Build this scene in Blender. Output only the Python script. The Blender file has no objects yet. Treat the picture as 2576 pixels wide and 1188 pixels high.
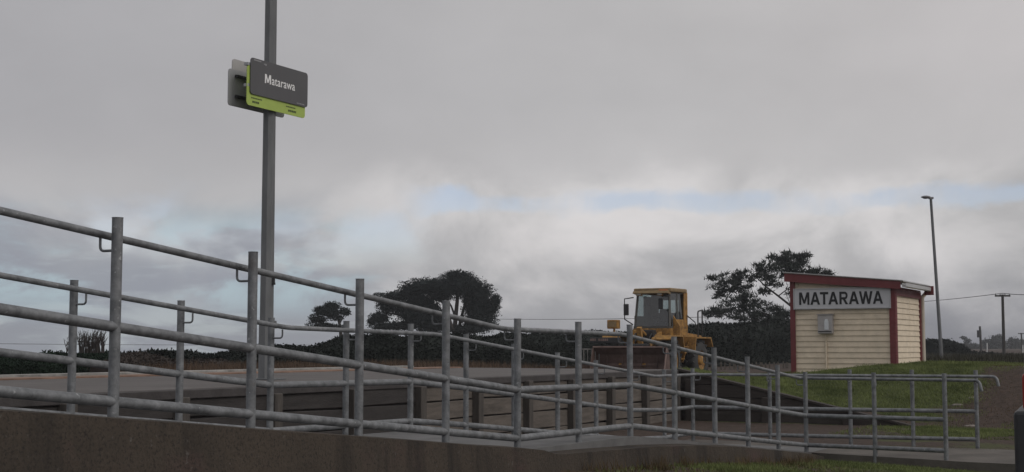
import bpy, bmesh, math, random
import numpy as np
from mathutils import Vector, Matrix, noise
random.seed(7); RNG = np.random.default_rng(11)
C = bpy.context.scene.collection
PI = math.pi

# ------------------------------------------------------------------ camera
F_PX, HOR, EYE = 3400.0, 872.0, 1.5
PITCH = math.atan((HOR - 594) / F_PX)
cam = bpy.data.cameras.new('camera'); co = bpy.data.objects.new('camera', cam); C.objects.link(co)
co.location = (0, 0, EYE); co.rotation_euler = (PI / 2 + PITCH, 0, 0)
cam.sensor_width = 36; cam.lens = 36 * F_PX / 2576; cam.clip_start = .1; cam.clip_end = 9000
bpy.context.scene.camera = co

def ray(px, py):
    dx = (px - 1288) / F_PX; dy = -(py - 594) / F_PX
    d = Vector((dx, math.cos(PITCH) - dy * math.sin(PITCH), math.sin(PITCH) + dy * math.cos(PITCH)))
    return d / d.y
def at(px, py, Y):
    d = ray(px, py); return Vector((d.x * Y, Y, EYE + d.z * Y))
# the station's own axes: s runs along the ramp and platform, v across them towards the road
TH = math.radians(28.5)
U = Vector((math.sin(TH), math.cos(TH), 0)); V = Vector((U.y, -U.x, 0))
def sv(s, v, z=0.0):
    p = U * s + V * v; return Vector((p.x, p.y, z))
def s_on(px, py, vc):
    d = ray(px, py); Y = vc / (V.x * d.x + V.y); p = Vector((d.x * Y, Y, 0)); return p.dot(U), Y
def lerp(a, b, t): return a + (b - a) * t
def sstep(a, b, x):
    t = min(1, max(0, (x - a) / (b - a))); return t * t * (3 - 2 * t)
def interp(x, pts):
    if x <= pts[0][0]: return pts[0][1]
    for (a, p), (b, q) in zip(pts, pts[1:]):
        if x <= b: return p + (q - p) * (x - a) / (b - a)
    return pts[-1][1]

# ------------------------------------------------------------------ mesh builder
class MB:
    def __init__(self): self.v = []; self.f = []; self.mi = []; self.sm = []
    def add(self, vs, fs, m=0, smooth=False):
        o = len(self.v); self.v += [tuple(p) for p in vs]
        for f in fs: self.f.append(tuple(i + o for i in f)); self.mi.append(m); self.sm.append(smooth)
        return self
    def box(self, c, size, rot=None, m=0, bev=0.0):
        c = Vector(c); sx, sy, sz = [k / 2 for k in size]
        R = rot if rot is not None else Matrix.Identity(3)
        if bev <= 0:
            vs = [c + R @ Vector((x * sx, y * sy, z * sz)) for x in (-1, 1) for y in (-1, 1) for z in (-1, 1)]
            return self.add(vs, [(0, 1, 3, 2), (4, 6, 7, 5), (0, 4, 5, 1), (2, 3, 7, 6), (0, 2, 6, 4), (1, 5, 7, 3)], m)
        bm = bmesh.new(); bmesh.ops.create_cube(bm, size=1)
        for q in bm.verts: q.co = Vector((q.co.x * size[0], q.co.y * size[1], q.co.z * size[2]))
        bmesh.ops.bevel(bm, geom=bm.edges[:], offset=bev, segments=2, affect='EDGES', profile=.5)
        bm.verts.index_update()
        self.add([c + R @ q.co for q in bm.verts], [[q.index for q in f.verts] for f in bm.faces], m)
        bm.free(); return self
    def tube(self, pts, r, n=12, m=0, cap=True, rads=None, smooth=True):
        pts = [Vector(p) for p in pts]; rings = []; k = len(pts)
        up = None
        for i, p in enumerate(pts):
            if i == 0: t = pts[1] - p
            elif i == k - 1: t = p - pts[-2]
            else: t = (pts[i + 1] - p).normalized() + (p - pts[i - 1]).normalized()
            t.normalize()
            if up is None:
                up = Vector((0, 0, 1)) if abs(t.z) < .9 else Vector((1, 0, 0))
            a = (up - t * up.dot(t)).normalized(); up = a; b = t.cross(a)
            rr = rads[i] if rads else r
            if 0 < i < k - 1:
                cosh = max(.5, t.dot((pts[i + 1] - p).normalized()))
            else: cosh = 1
            rings.append([p + (a * math.cos(2 * PI * j / n) + b * math.sin(2 * PI * j / n)) * rr for j in range(n)])
        vs = [q for rg in rings for q in rg]; fs = []
        for i in range(k - 1):
            for j in range(n):
                fs.append((i * n + j, i * n + (j + 1) % n, (i + 1) * n + (j + 1) % n, (i + 1) * n + j))
        self.add(vs, fs, m, smooth)
        if cap:
            o = len(self.v)
            self.add(rings[0], [tuple(reversed(range(n)))], m); self.add(rings[-1], [tuple(range(n))], m)
        return self
    def prism(self, poly, axis_o, ex, ey, ez, d0, d1, m=0):
        """2-D outline in (ex, ey) about axis_o, extruded along ez from d0 to d1"""
        o = Vector(axis_o); n = len(poly)
        A = [o + ex * x + ey * y + ez * d0 for x, y in poly]; B = [o + ex * x + ey * y + ez * d1 for x, y in poly]
        fs = [tuple(range(n)), tuple(reversed(range(n, 2 * n)))]
        fs += [(i, i + n, (i + 1) % n + n, (i + 1) % n) for i in range(n)]
        return self.add(A + B, fs, m)
    def lathe(self, o, ax, prof, n=28, m=0, smooth=True):
        """prof: list of (radius, along)"""
        o = Vector(o); ax = Vector(ax).normalized()
        a = ax.cross(Vector((0, 0, 1)) if abs(ax.z) < .9 else Vector((1, 0, 0))).normalized(); b = ax.cross(a)
        vs = []; k = len(prof)
        for r, l in prof:
            for j in range(n):
                t = 2 * PI * j / n; vs.append(o + ax * l + (a * math.cos(t) + b * math.sin(t)) * max(r, 1e-4))
        fs = [(i * n + j, i * n + (j + 1) % n, (i + 1) * n + (j + 1) % n, (i + 1) * n + j) for i in range(k - 1) for j in range(n)]
        return self.add(vs, fs, m, smooth)
    def build(self, name, mats, parent=None, fix=True):
        me = bpy.data.meshes.new(name)
        me.from_pydata(self.v, [], self.f)
        if not isinstance(mats, (list, tuple)): mats = [mats]
        for q in mats: me.materials.append(q)
        me.polygons.foreach_set('material_index', self.mi); me.polygons.foreach_set('use_smooth', self.sm)
        if fix:
            bm = bmesh.new(); bm.from_mesh(me); bmesh.ops.recalc_face_normals(bm, faces=bm.faces[:]); bm.to_mesh(me); bm.free()
        me.update()
        ob = bpy.data.objects.new(name, me); C.objects.link(ob)
        if parent is not None:
            ob.parent = parent; ob.matrix_parent_inverse = Matrix.Translation(-parent.location) if parent.type == 'EMPTY' and not any(parent.rotation_euler) and parent.parent is None else Matrix.Identity(4)
        return ob
def tag(o, label=None, cat=None, group=None, kind=None):
    if label: o['label'] = label
    if cat: o['category'] = cat
    if group: o['group'] = group
    if kind: o['kind'] = kind
    return o
def empty(name, loc, label, cat, group=None, rz=0):
    o = bpy.data.objects.new(name, None); o.empty_display_size = .2; C.objects.link(o); o.location = loc; o.rotation_euler = (0, 0, rz)
    return tag(o, label, cat, group)
# parts of an unrotated Empty are built in world coordinates; parts of a rotated Empty (loader, car) in its own

# ------------------------------------------------------------------ materials
def mat(name, base, rough=.7, metal=0.0, var=.25, scale=6.0, bump=0.0, bscale=40.0, tint=None, streak=False, spec=.4, dark=None, obj_coord=True, stretch=(1, 1, 1)):
    m = bpy.data.materials.new(name); m.use_nodes = True; nt = m.node_tree; N = nt.nodes; L = nt.links
    b = N['Principled BSDF']; b.inputs['Roughness'].default_value = rough; b.inputs['Metallic'].default_value = metal
    b.inputs['Specular IOR Level'].default_value = spec
    tc = N.new('ShaderNodeTexCoord'); mp = N.new('ShaderNodeMapping'); mp.inputs['Scale'].default_value = stretch
    L.new(tc.outputs['Object'], mp.inputs['Vector'])
    n1 = N.new('ShaderNodeTexNoise'); n1.inputs['Scale'].default_value = scale; n1.inputs['Detail'].default_value = 8; n1.inputs['Roughness'].default_value = .65
    L.new(mp.outputs['Vector'], n1.inputs['Vector'])
    cr = N.new('ShaderNodeValToRGB'); cr.color_ramp.elements[0].position = .3; cr.color_ramp.elements[1].position = .7
    c0 = [c * (1 - var) for c in (dark or base)]; c1 = [min(1, c * (1 + var)) for c in (tint or base)]
    cr.color_ramp.elements[0].color = (*c0, 1); cr.color_ramp.elements[1].color = (*c1, 1)
    L.new(n1.outputs['Fac'], cr.inputs['Fac']); L.new(cr.outputs['Color'], b.inputs['Base Color'])
    if bump > 0:
        n2 = N.new('ShaderNodeTexNoise'); n2.inputs['Scale'].default_value = bscale; n2.inputs['Detail'].default_value = 6
        L.new(mp.outputs['Vector'], n2.inputs['Vector'])
        bp = N.new('ShaderNodeBump'); bp.inputs['Strength'].default_value = bump; bp.inputs['Distance'].default_value = .02
        L.new(n2.outputs['Fac'], bp.inputs['Height']); L.new(bp.outputs['Normal'], b.inputs['Normal'])
    return m

def galv():
    m = bpy.data.materials.new('galvanised_steel'); m.use_nodes = True; nt = m.node_tree; N = nt.nodes; L = nt.links
    b = N['Principled BSDF']; b.inputs['Metallic'].default_value = .35; b.inputs['Roughness'].default_value = .55
    tc = N.new('ShaderNodeTexCoord')
    n1 = N.new('ShaderNodeTexNoise'); n1.inputs['Scale'].default_value = 11; n1.inputs['Detail'].default_value = 10; n1.inputs['Roughness'].default_value = .7
    n2 = N.new('ShaderNodeTexNoise'); n2.inputs['Scale'].default_value = 38; n2.inputs['Detail'].default_value = 4
    L.new(tc.outputs['Object'], n1.inputs['Vector']); L.new(tc.outputs['Object'], n2.inputs['Vector'])
    c1 = N.new('ShaderNodeValToRGB'); e = c1.color_ramp.elements
    e[0].position = .32; e[0].color = (.088, .094, .10, 1); e[1].position = .68; e[1].color = (.25, .259, .27, 1)
    c2 = N.new('ShaderNodeValToRGB'); e = c2.color_ramp.elements
    e[0].position = .66; e[0].color = (0, 0, 0, 1); e[1].position = .74; e[1].color = (1, 1, 1, 1)
    mx = N.new('ShaderNodeMix'); mx.data_type = 'RGBA'
    L.new(n1.outputs['Fac'], c1.inputs['Fac']); L.new(n2.outputs['Fac'], c2.inputs['Fac'])
    L.new(c2.outputs['Color'], mx.inputs['Factor']); L.new(c1.outputs['Color'], mx.inputs['A']); mx.inputs['B'].default_value = (.36, .37, .38, 1)
    L.new(mx.outputs['Result'], b.inputs['Base Color'])
    n3 = N.new('ShaderNodeTexNoise'); n3.inputs['Scale'].default_value = 2.6; n3.inputs['Detail'].default_value = 9; n3.inputs['Roughness'].default_value = .75; L.new(tc.outputs['Object'], n3.inputs['Vector'])
    c3 = N.new('ShaderNodeValToRGB'); e = c3.color_ramp.elements; e[0].position = .60; e[0].color = (0, 0, 0, 1); e[1].position = .78; e[1].color = (.75, .75, .75, 1); L.new(n3.outputs['Fac'], c3.inputs['Fac'])
    m3 = N.new('ShaderNodeMix'); m3.data_type = 'RGBA'; L.new(c3.outputs['Color'], m3.inputs['Factor']); L.new(mx.outputs['Result'], m3.inputs['A']); m3.inputs['B'].default_value = (.085, .066, .052, 1); L.new(m3.outputs['Result'], b.inputs['Base Color'])
    r = N.new('ShaderNodeMapRange'); r.inputs['To Min'].default_value = .42; r.inputs['To Max'].default_value = .7
    L.new(n1.outputs['Fac'], r.inputs['Value']); L.new(r.outputs['Result'], b.inputs['Roughness'])
    return m

M = {}
M['galv'] = galv()
M['pole'] = mat('weathered_pole_steel', (.15, .155, .16), .65, .2, .25, 5, .05, 60, stretch=(1, 1, .25))
M['concrete'] = mat('ramp_concrete', (.125, .124, .124), .85, 0, .25, 3, .15, 30)
def stained():
    m = bpy.data.materials.new('brown_stained_concrete'); m.use_nodes = True; nt = m.node_tree; N = nt.nodes; L = nt.links
    b = N['Principled BSDF']; b.inputs['Roughness'].default_value = .92; b.inputs['Specular IOR Level'].default_value = .2
    tc = N.new('ShaderNodeTexCoord')
    def nz(sc, st, d=8, r=.65):
        mp = N.new('ShaderNodeMapping'); mp.inputs['Scale'].default_value = st; L.new(tc.outputs['Object'], mp.inputs['Vector'])
        n = N.new('ShaderNodeTexNoise'); n.inputs['Scale'].default_value = sc; n.inputs['Detail'].default_value = d; n.inputs['Roughness'].default_value = r
        L.new(mp.outputs['Vector'], n.inputs['Vector']); return n.outputs['Fac']
    def ramp(f, p0, p1):
        r = N.new('ShaderNodeMapRange'); L.new(f, r.inputs['Value']); r.inputs['From Min'].default_value = p0; r.inputs['From Max'].default_value = p1; return r.outputs['Result']
    def mix(f, a, c):
        n = N.new('ShaderNodeMix'); n.data_type = 'RGBA'; L.new(f, n.inputs['Factor'])
        for k, q in (('A', a), ('B', c)):
            if isinstance(q, tuple): n.inputs[k].default_value = (*q, 1)
            else: L.new(q, n.inputs[k])
        return n.outputs['Result']
    c = mix(ramp(nz(1.3, (1, 1, 1)), .3, .7), (.055, .046, .038), (.082, .066, .052))
    c = mix(ramp(nz(3.2, (1, 1, .12)), .48, .68), c, (.029, .026, .024))          # water runs
    c = mix(ramp(nz(.9, (1, 1, 1.5)), .55, .75), c, (.088, .058, .052))            # reddish patches
    c = mix(ramp(nz(16, (1, 1, 1), 4), .64, .74), c, (.12, .11, .10))              # exposed stones
    c = mix(ramp(nz(60, (1, 1, 1), 3), .3, .5), (.03, .027, .025), c)              # pores
    L.new(c, b.inputs['Base Color'])
    bp = N.new('ShaderNodeBump'); bp.inputs['Strength'].default_value = .5; bp.inputs['Distance'].default_value = .02; L.new(nz(26, (1, 1, 1), 6), bp.inputs['Height']); L.new(bp.outputs[0], b.inputs['Normal'])
    return m
M['browncon'] = stained()
M['pathcon'] = mat('dirty_path_concrete', (.095, .085, .075), .9, 0, .4, 1.4, .2, 30)
M['asphalt'] = mat('platform_asphalt', (.10, .090, .086), .8, 0, .22, 1.2, .2, 60)
M['timberlight'] = mat('weathered_timber', (.118, .102, .089), .9, 0, .35, 3, .3, 25, stretch=(.6, .6, 4))
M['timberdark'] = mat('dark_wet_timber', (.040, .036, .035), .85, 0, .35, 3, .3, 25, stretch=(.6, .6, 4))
M['timberpost'] = mat('grey_timber_post', (.072, .064, .058), .9, 0, .3, 4, .3, 25, stretch=(3, 3, .5))
M['wingtimber'] = mat('dark_brown_timber', (.042, .035, .032), .9, 0, .3, 3, .3, 25, stretch=(.6, .6, 4))
M['cap'] = mat('dark_edge_beam', (.055, .05, .05), .85, 0, .3, 4, .2, 30)
M['whiteline'] = mat('worn_white_paint', (.27, .26, .245), .85, 0, .5, 3)
M['orangeline'] = mat('worn_orange_paint', (.20, .125, .09), .85, 0, .45, 2)
M['cream'] = mat('cream_paint', (.67, .57, .435), .6, 0, .13, 5, .05, 60)
M['maroon'] = mat('maroon_paint', (.155, .035, .038), .55, 0, .15, 4)
M['iron'] = mat('roofing_iron', (.5, .5, .5), .45, .5, .12, 2)
M['boardwhite'] = mat('name_board_white', (.50, .50, .52), .6, 0, .06, 3)
M['boardframe'] = mat('name_board_frame', (.42, .42, .43), .55, .2, .1, 5)
M['black'] = mat('black_paint', (.018, .018, .02), .5, 0, .2, 8)
M['meter'] = mat('meter_box_grey', (.38, .36, .35), .5, .1, .08, 5)
M['meterglass'] = mat('meter_window', (.6, .62, .64), .25, 0, .15, 6)
M['downpipe'] = mat('pale_downpipe', (.6, .55, .47), .5, 0, .06, 5)
M['signdark'] = mat('sign_dark_grey', (.085, .085, .09), .5, 0, .06, 5)
M['signgreen'] = mat('sign_lime', (.36, .47, .10), .5, 0, .06, 5)
M['signtext'] = mat('sign_white_lettering', (.8, .8, .8), .5, 0, .03, 5)
M['signtint'] = mat('sign_faint_lettering', (.26, .26, .27), .5, 0, .03, 5)
M['signsmall'] = mat('sign_small_dark_lettering', (.05, .07, .02), .5, 0, .03, 5)
M['signback'] = mat('sign_aluminium_back', (.36, .365, .38), .5, .2, .1, 3)
M['signpale'] = mat('sign_pale_back', (.44, .43, .42), .5, .3, .08, 3)
M['yellow'] = mat('loader_yellow', (.32, .172, .042), .7, 0, .35, 7, .03, 40, dark=(.20, .11, .04))
M['cabgrey'] = mat('cab_frame_grey', (.085, .082, .075), .6, 0, .25, 6)
M['roofyellow'] = mat('faded_roof_yellow', (.22, .155, .08), .7, 0, .25, 5)
M['forkgrey'] = mat('worn_grey_steel', (.17, .16, .155), .6, .2, .3, 6)
M['loaderdark'] = mat('loader_black_steel', (.03, .03, .032), .6, .1, .25, 6)
M['rust'] = mat('rusty_bucket_steel', (.105, .066, .056), .75, .2, .3, 3, .15, 30, tint=(.12, .08, .07))
M['bladeedge'] = mat('worn_bucket_edge', (.24, .17, .15), .5, .4, .25, 5)
M['rubber'] = mat('tyre_rubber', (.04, .04, .04), .85, 0, .25, 10, .1, 50)
M['seat'] = mat('seat_vinyl', (.03, .03, .032), .6)
M['lamp'] = mat('lamp_lens', (.35, .34, .30), .2, 0, .1, 10)
M['beacon'] = mat('orange_lens', (.45, .13, .03), .25, 0, .1, 10)
M['bark'] = mat('bark', (.035, .03, .027), .95, 0, .35, 8, .4, 20)
M['leafdark'] = mat('macrocarpa_foliage', (.016, .021, .021), .95, 0, .4, .35, spec=.03)
M['leafpine'] = mat('pine_foliage', (.034, .040, .036), .95, 0, .45, .8, spec=.03)
M['leafhedge'] = mat('hedge_foliage', (.019, .022, .0205), .95, 0, .6, .9, spec=.03)
M['leafgreen'] = mat('green_hedge_foliage', (.016, .025, .018), .95, 0, .4, .7, spec=.03)
M['leafhazed'] = mat('haze_paled_gum_foliage', (.05, .055, .052), .95, 0, .3, .2, spec=.03)  # leaf colour lightened to paint in part of the distance haze
M['twig'] = mat('bare_twigs', (.05, .044, .042), .95, 0, .3, 6)
M['brush'] = mat('brown_brush', (.032, .025, .022), .95, 0, .4, 1.2)
M['dry'] = mat('dry_grass', (.085, .056, .038), .95, 0, .45, .9)
M['rough'] = mat('rough_scrub', (.052, .050, .040), .95, 0, .5, .5, spec=.03)
M['blade'] = mat('grass_blades', (.116, .150, .052), .9, 0, .5, 1.3, tint=(.135, .158, .06), spec=.15)
M['bladebrown'] = mat('withered_grass_blades', (.095, .068, .038), .9, 0, .5, 1.5, spec=.15)
M['polewood'] = mat('power_pole_wood', (.045, .042, .04), .9, 0, .25, 3)
M['wire'] = mat('wire', (.06, .06, .065), .6)
M['whitepost'] = mat('white_marker', (.6, .6, .6), .6)
M['fencewood'] = mat('fence_batten', (.095, .083, .07), .9, 0, .35, 5)
M['carpaint'] = mat('silver_car_paint', (.5, .5, .5), .3, .3, .04, 3)
M['tail'] = mat('red_tail_lamp', (.30, .018, .014), .2, 0, .1, 8)
M['bumper'] = mat('dark_bumper_plastic', (.028, .029, .032), .5, 0, .15, 8)
M['lamphead'] = mat('lamp_head_grey', (.25, .25, .26), .5, .3, .1, 5)
M['stone'] = mat('pale_stone', (.17, .15, .135), .9, 0, .3, 12, .3, 20)
def glass():
    m = bpy.data.materials.new('cab_glass'); m.use_nodes = True; nt = m.node_tree; N = nt.nodes; L = nt.links
    N.remove(N['Principled BSDF']); o = N['Material Output']
    t = N.new('ShaderNodeBsdfTransparent'); t.inputs['Color'].default_value = (.56, .63, .63, 1)
    g = N.new('ShaderNodeBsdfGlossy'); g.inputs['Roughness'].default_value = .08; g.inputs['Color'].default_value = (.8, .8, .8, 1)
    f = N.new('ShaderNodeFresnel'); f.inputs['IOR'].default_value = 1.6
    a = N.new('ShaderNodeMath'); a.operation = 'ADD'; a.inputs[1].default_value = .06; L.new(f.outputs['Fac'], a.inputs[0])
    x = N.new('ShaderNodeMixShader'); L.new(a.outputs[0], x.inputs['Fac']); L.new(t.outputs[0], x.inputs[1]); L.new(g.outputs[0], x.inputs[2])
    L.new(x.outputs[0], o.inputs['Surface']); return m
M['glass'] = glass()

# ------------------------------------------------------------------ world and sun
SUN_EL, SUN_AZ = math.radians(36), math.radians(117)      # azimuth clockwise from +Y (to the right of and behind the camera)
def make_world():
    w = bpy.data.worlds.new('World'); bpy.context.scene.world = w; w.use_nodes = True
    nt = w.node_tree; N = nt.nodes; L = nt.links
    for n in list(N): N.remove(n)
    out = N.new('ShaderNodeOutputWorld')
    tc = N.new('ShaderNodeTexCoord'); sep = N.new('ShaderNodeSeparateXYZ'); L.new(tc.outputs['Generated'], sep.inputs[0])
    X, Y, Z = sep.outputs
    def math_(op, a, b=None, c=None, clamp=False):
        n = N.new('ShaderNodeMath'); n.operation = op; n.use_clamp = clamp
        for i, q in enumerate((a, b, c)):
            if q is None: continue
            if isinstance(q, (int, float)): n.inputs[i].default_value = q
            else: L.new(q, n.inputs[i])
        return n.outputs[0]
    def ss(x, a, b):
        n = N.new('ShaderNodeMapRange'); n.interpolation_type = 'SMOOTHSTEP'
        L.new(x, n.inputs['Value']); n.inputs['From Min'].default_value = a; n.inputs['From Max'].default_value = b
        return n.outputs['Result']
    def band(x, a, b, c, d): return math_('MULTIPLY', ss(x, a, b), math_('SUBTRACT', 1, ss(x, c, d)))
    def noise_(scale, sc, loc=(0, 0, 0), detail=6, rough=.55, dist=0.0):
        mp = N.new('ShaderNodeMapping'); mp.inputs['Scale'].default_value = sc; mp.inputs['Location'].default_value = loc
        L.new(tc.outputs['Generated'], mp.inputs['Vector'])
        n = N.new('ShaderNodeTexNoise'); n.inputs['Scale'].default_value = scale; n.inputs['Detail'].default_value = detail
        n.inputs['Roughness'].default_value = rough; n.inputs['Distortion'].default_value = dist
        L.new(mp.outputs['Vector'], n.inputs['Vector']); return n.outputs['Fac']
    def mixc(f, a, b):
        n = N.new('ShaderNodeMix'); n.data_type = 'RGBA'
        if isinstance(f, (int, float)): n.inputs['Factor'].default_value = f
        else: L.new(f, n.inputs['Factor'])
        for k, q in (('A', a), ('B', b)):
            if isinstance(q, tuple): n.inputs[k].default_value = (*q, 1)
            else: L.new(q, n.inputs[k])
        return n.outputs['Result']
    big = noise_(2.4, (1, 1, 1.6), (.3, 0, .1), 3, .5)
    med = noise_(7, (1, 1, 1.8), (1.3, 0, 4.2), 8, .58, .25)
    det = noise_(15, (1, 1, 1.8), (5, 0, 2), 5, .5, .2)
    wob = math_('ADD', math_('MULTIPLY', math_('SUBTRACT', med, .5), .10), math_('MULTIPLY', math_('SUBTRACT', det, .5), .03))
    zz = math_('ADD', Z, wob)
    cr = N.new('ShaderNodeValToRGB'); L.new(zz, cr.inputs['Fac']); e = cr.color_ramp.elements
    stops = [(0.0, (.315, .32, .345)), (.035, (.40, .40, .415)), (.075, (.50, .493, .50)), (.105, (.575, .568, .57)), (.13, (.53, .52, .525)), (.18, (.475, .468, .475)), (.27, (.49, .48, .485)), (.6, (.52, .52, .52)), (1, (.62, .62, .62))]
    e[0].position, e[0].color = stops[0][0], (*stops[0][1], 1); e[1].position, e[1].color = stops[-1][0], (*stops[-1][1], 1)
    for p, c in stops[1:-1]:
        q = e.new(p); q.color = (*c, 1)
    base = cr.outputs['Color']
    # cooler, darker western part of the sky low down, streaked with pale blue
    left = math_('SUBTRACT', 1, ss(X, -.26, .02))
    low = math_('SUBTRACT', 1, ss(zz, .03, .14))
    base = mixc(math_('MULTIPLY', math_('MULTIPLY', left, low), .85), base, (.30, .325, .375))
    lefthi = math_('MULTIPLY', math_('SUBTRACT', 1, ss(X, -.4, .2)), ss(Z, .08, .16))
    base = mixc(math_('MULTIPLY', lefthi, .8), base, (.375, .372, .392))
    righthi = math_('MULTIPLY', ss(X, .05, .4), ss(Z, .10, .22))
    base = mixc(math_('MULTIPLY', righthi, .8), base, (.60, .575, .58))
    rightlow = math_('MULTIPLY', ss(X, .0, .26), math_('SUBTRACT', 1, ss(zz, .0, .055)))
    base = mixc(math_('MULTIPLY', rightlow, .85), base, (.20, .205, .235))
    # pale streaks near the horizon on the left
    st = noise_(9, (1, 1, 7.0), (2.2, 0, 7.7), 5, .6, .6)
    streak = math_('MULTIPLY', math_('MULTIPLY', left, band(Z, -.02, .005, .05, .085)), ss(st, .42, .60))
    base = mixc(math_('MULTIPLY', streak, .9), base, (.50, .55, .57))
    # soft cumulus lumps under the bright cloud edge
    lump = noise_(7.5, (1, 1, 1.5), (3.1, 0, 1.4), 8, .57, .35)
    lb = math_('MULTIPLY', band(zz, .0, .035, .105, .145), ss(X, -.2, -.02))
    base = mixc(math_('MULTIPLY', math_('MULTIPLY', lb, ss(lump, .46, .68)), .65), base, (.345, .342, .352))
    base = mixc(math_('MULTIPLY', math_('MULTIPLY', lb, math_('SUBTRACT', 1, ss(lump, .32, .58))), .8), base, (.73, .705, .705))
    lb2 = math_('MULTIPLY', band(Z, .01, .04, .085, .12), math_('SUBTRACT', 1, ss(X, -.16, -.06)))
    base = mixc(math_('MULTIPLY', math_('MULTIPLY', lb2, ss(lump, .42, .62)), .75), base, (.30, .318, .37))
    cy = noise_(8, (1, 1, 2.4), (6.2, 0, 3.1), 8, .58, .5)
    cm = math_('MULTIPLY', math_('MULTIPLY', band(Z, .012, .04, .075, .11), math_('SUBTRACT', 1, ss(X, -.14, -.06))), ss(cy, .45, .58))
    base = mixc(math_('MULTIPLY', cm, .85), base, (.43, .535, .585))
    # light mottling
    mott = math_('MULTIPLY_ADD', math_('SUBTRACT', big, .5), .35, 1.0)
    mott = math_('ADD', mott, math_('MULTIPLY', math_('SUBTRACT', det, .5), .12))
    mul = N.new('ShaderNodeVectorMath'); mul.operation = 'SCALE'; L.new(base, mul.inputs[0]); L.new(mott, mul.inputs['Scale'])
    # the half of the sky behind the camera is thinner cloud and brighter
    back = math_('MULTIPLY_ADD', math_('SUBTRACT', 1, ss(Y, -.5, .35)), .15, 1.0)
    mul2 = N.new('ShaderNodeVectorMath'); mul2.operation = 'SCALE'; L.new(mul.outputs[0], mul2.inputs[0]); L.new(back, mul2.inputs['Scale'])
    cloud = N.new('ShaderNodeBackground'); L.new(mul2.outputs[0], cloud.inputs['Color']); cloud.inputs['Strength'].default_value = 1.0
    sky = N.new('ShaderNodeTexSky'); sky.sky_type = 'NISHITA'; sky.sun_disc = False
    sky.sun_elevation = SUN_EL; sky.sun_rotation = SUN_AZ; sky.air_density = 1.2; sky.dust_density = .6; sky.ozone_density = 1.6
    blue = N.new('ShaderNodeBackground'); tn = N.new('ShaderNodeMix'); tn.data_type = 'RGBA'; tn.blend_type = 'MULTIPLY'; tn.inputs['Factor'].default_value = 1; L.new(sky.outputs[0], tn.inputs['A']); tn.inputs['B'].default_value = (.98, .90, 1.08, 1); L.new(tn.outputs['Result'], blue.inputs['Color']); blue.inputs['Strength'].default_value = .12
    # gaps of blue between the cloud decks
    gz = math_('ADD', Z, math_('ADD', math_('MULTIPLY', math_('SUBTRACT', med, .5), .055), math_('MULTIPLY', math_('SUBTRACT', det, .5), .02)))
    gap1 = math_('MULTIPLY', band(gz, .095, .103, .108, .117), math_('MULTIPLY', ss(X, -.09, -.05), ss(noise_(5.0, (1, 1, .4), (9.3, 0, 2.2), 6, .6), .46, .60)))
    gap2 = math_('MULTIPLY', math_('MULTIPLY', band(gz, .055, .075, .088, .108), band(X, -.33, -.2, -.09, -.05)), ss(det, .40, .60))
    xw = math_('ADD', X, math_('MULTIPLY', math_('SUBTRACT', det, .5), .16))
    gap3 = math_('MULTIPLY', band(gz, .05, .078, .088, .11), band(xw, -.15, -.105, -.095, -.055))
    gap4 = math_('MULTIPLY', math_('MULTIPLY', band(gz, .06, .08, .092, .115), band(xw, -.31, -.275, -.26, -.225)), .8)
    gap = math_('MULTIPLY', math_('MAXIMUM', gap1, math_('MAXIMUM', math_('MULTIPLY', gap2, .7), math_('MAXIMUM', gap3, gap4))), .7)
    mx = N.new('ShaderNodeMixShader'); L.new(gap, mx.inputs['Fac']); L.new(cloud.outputs[0], mx.inputs[1]); L.new(blue.outputs[0], mx.inputs[2])
    L.new(mx.outputs[0], out.inputs['Surface'])
make_world()
sl = bpy.data.lights.new('sun', 'SUN'); sl.energy = .8; sl.angle = math.radians(25); sl.color = (1, .95, .88)
so = bpy.data.objects.new('sun', sl); C.objects.link(so)
sd = Vector((math.sin(SUN_AZ) * math.cos(SUN_EL), math.cos(SUN_AZ) * math.cos(SUN_EL), math.sin(SUN_EL)))
so.rotation_euler = sd.to_track_quat('Z', 'Y').to_euler(); so.location = (0, 0, 60)
vs_ = bpy.context.scene.view_settings
vs_.view_transform = 'Standard'; vs_.look = 'None'; vs_.exposure = 0; vs_.gamma = 1

# ------------------------------------------------------------------ ground sheet
FOOT = [(0, .78), (5.4, .70), (7.7, .60), (10, .46), (12.4, .335), (14.8, .16), (18.4, -.06), (20, -.02)]
V_NEAR, V_FAR, V_PLAT, V_PLAT_B, S_END = -5.38, -7.6, -10.4, -16.9, 26.2
Z_PLAT = 1.03
def n2(x, y, f): return noise.noise(Vector((x * f, y * f, 3.3)))
def edge_z(v): return interp(v, [(-10.4, 1.0), (-5.7, 0.0)])
def top_z(v): return interp(v, [(-14, .80), (-9.6, .80), (-7.2, 1.10), (-4.5, 1.09), (-2, 1.0), (4, .93)])
def ground(x, y):
    s = x * U.x + y * U.y; v = x * V.x + y * V.y
    if v < V_PLAT - .2:
        z = .80 if s < 34 else .80
        z -= sstep(33, 46, s) * .35 * sstep(-10.5, -13, v)
        z = lerp(z, .75, sstep(70, 120, y))
        z -= max(0, -31 - v) * .03 * sstep(-31, -40, v) if False else max(0, -31 - v) * .028 * (1 - sstep(-.05, .35, x / max(y, 1)))
        return z
    if s < S_END + (.25 if v < -5.4 else 0):
        if v < V_NEAR - .1: base = 0.0 if s > 14 else 0.0
        else: base = lerp(interp(s, FOOT), -.12, sstep(-4.9, -1.6, v)) if s < 20 else lerp(0, -.1, sstep(-4, 0, v))
        return base
    e = edge_z(v); t = top_z(v)
    z = e + (t - e) * sstep(0, 5.2, s - S_END)
    z = lerp(z, .86, sstep(34, 44, s))
    z += .03 * n2(x, y, .7)
    return lerp(z, .9, sstep(50, 90, y))
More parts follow.
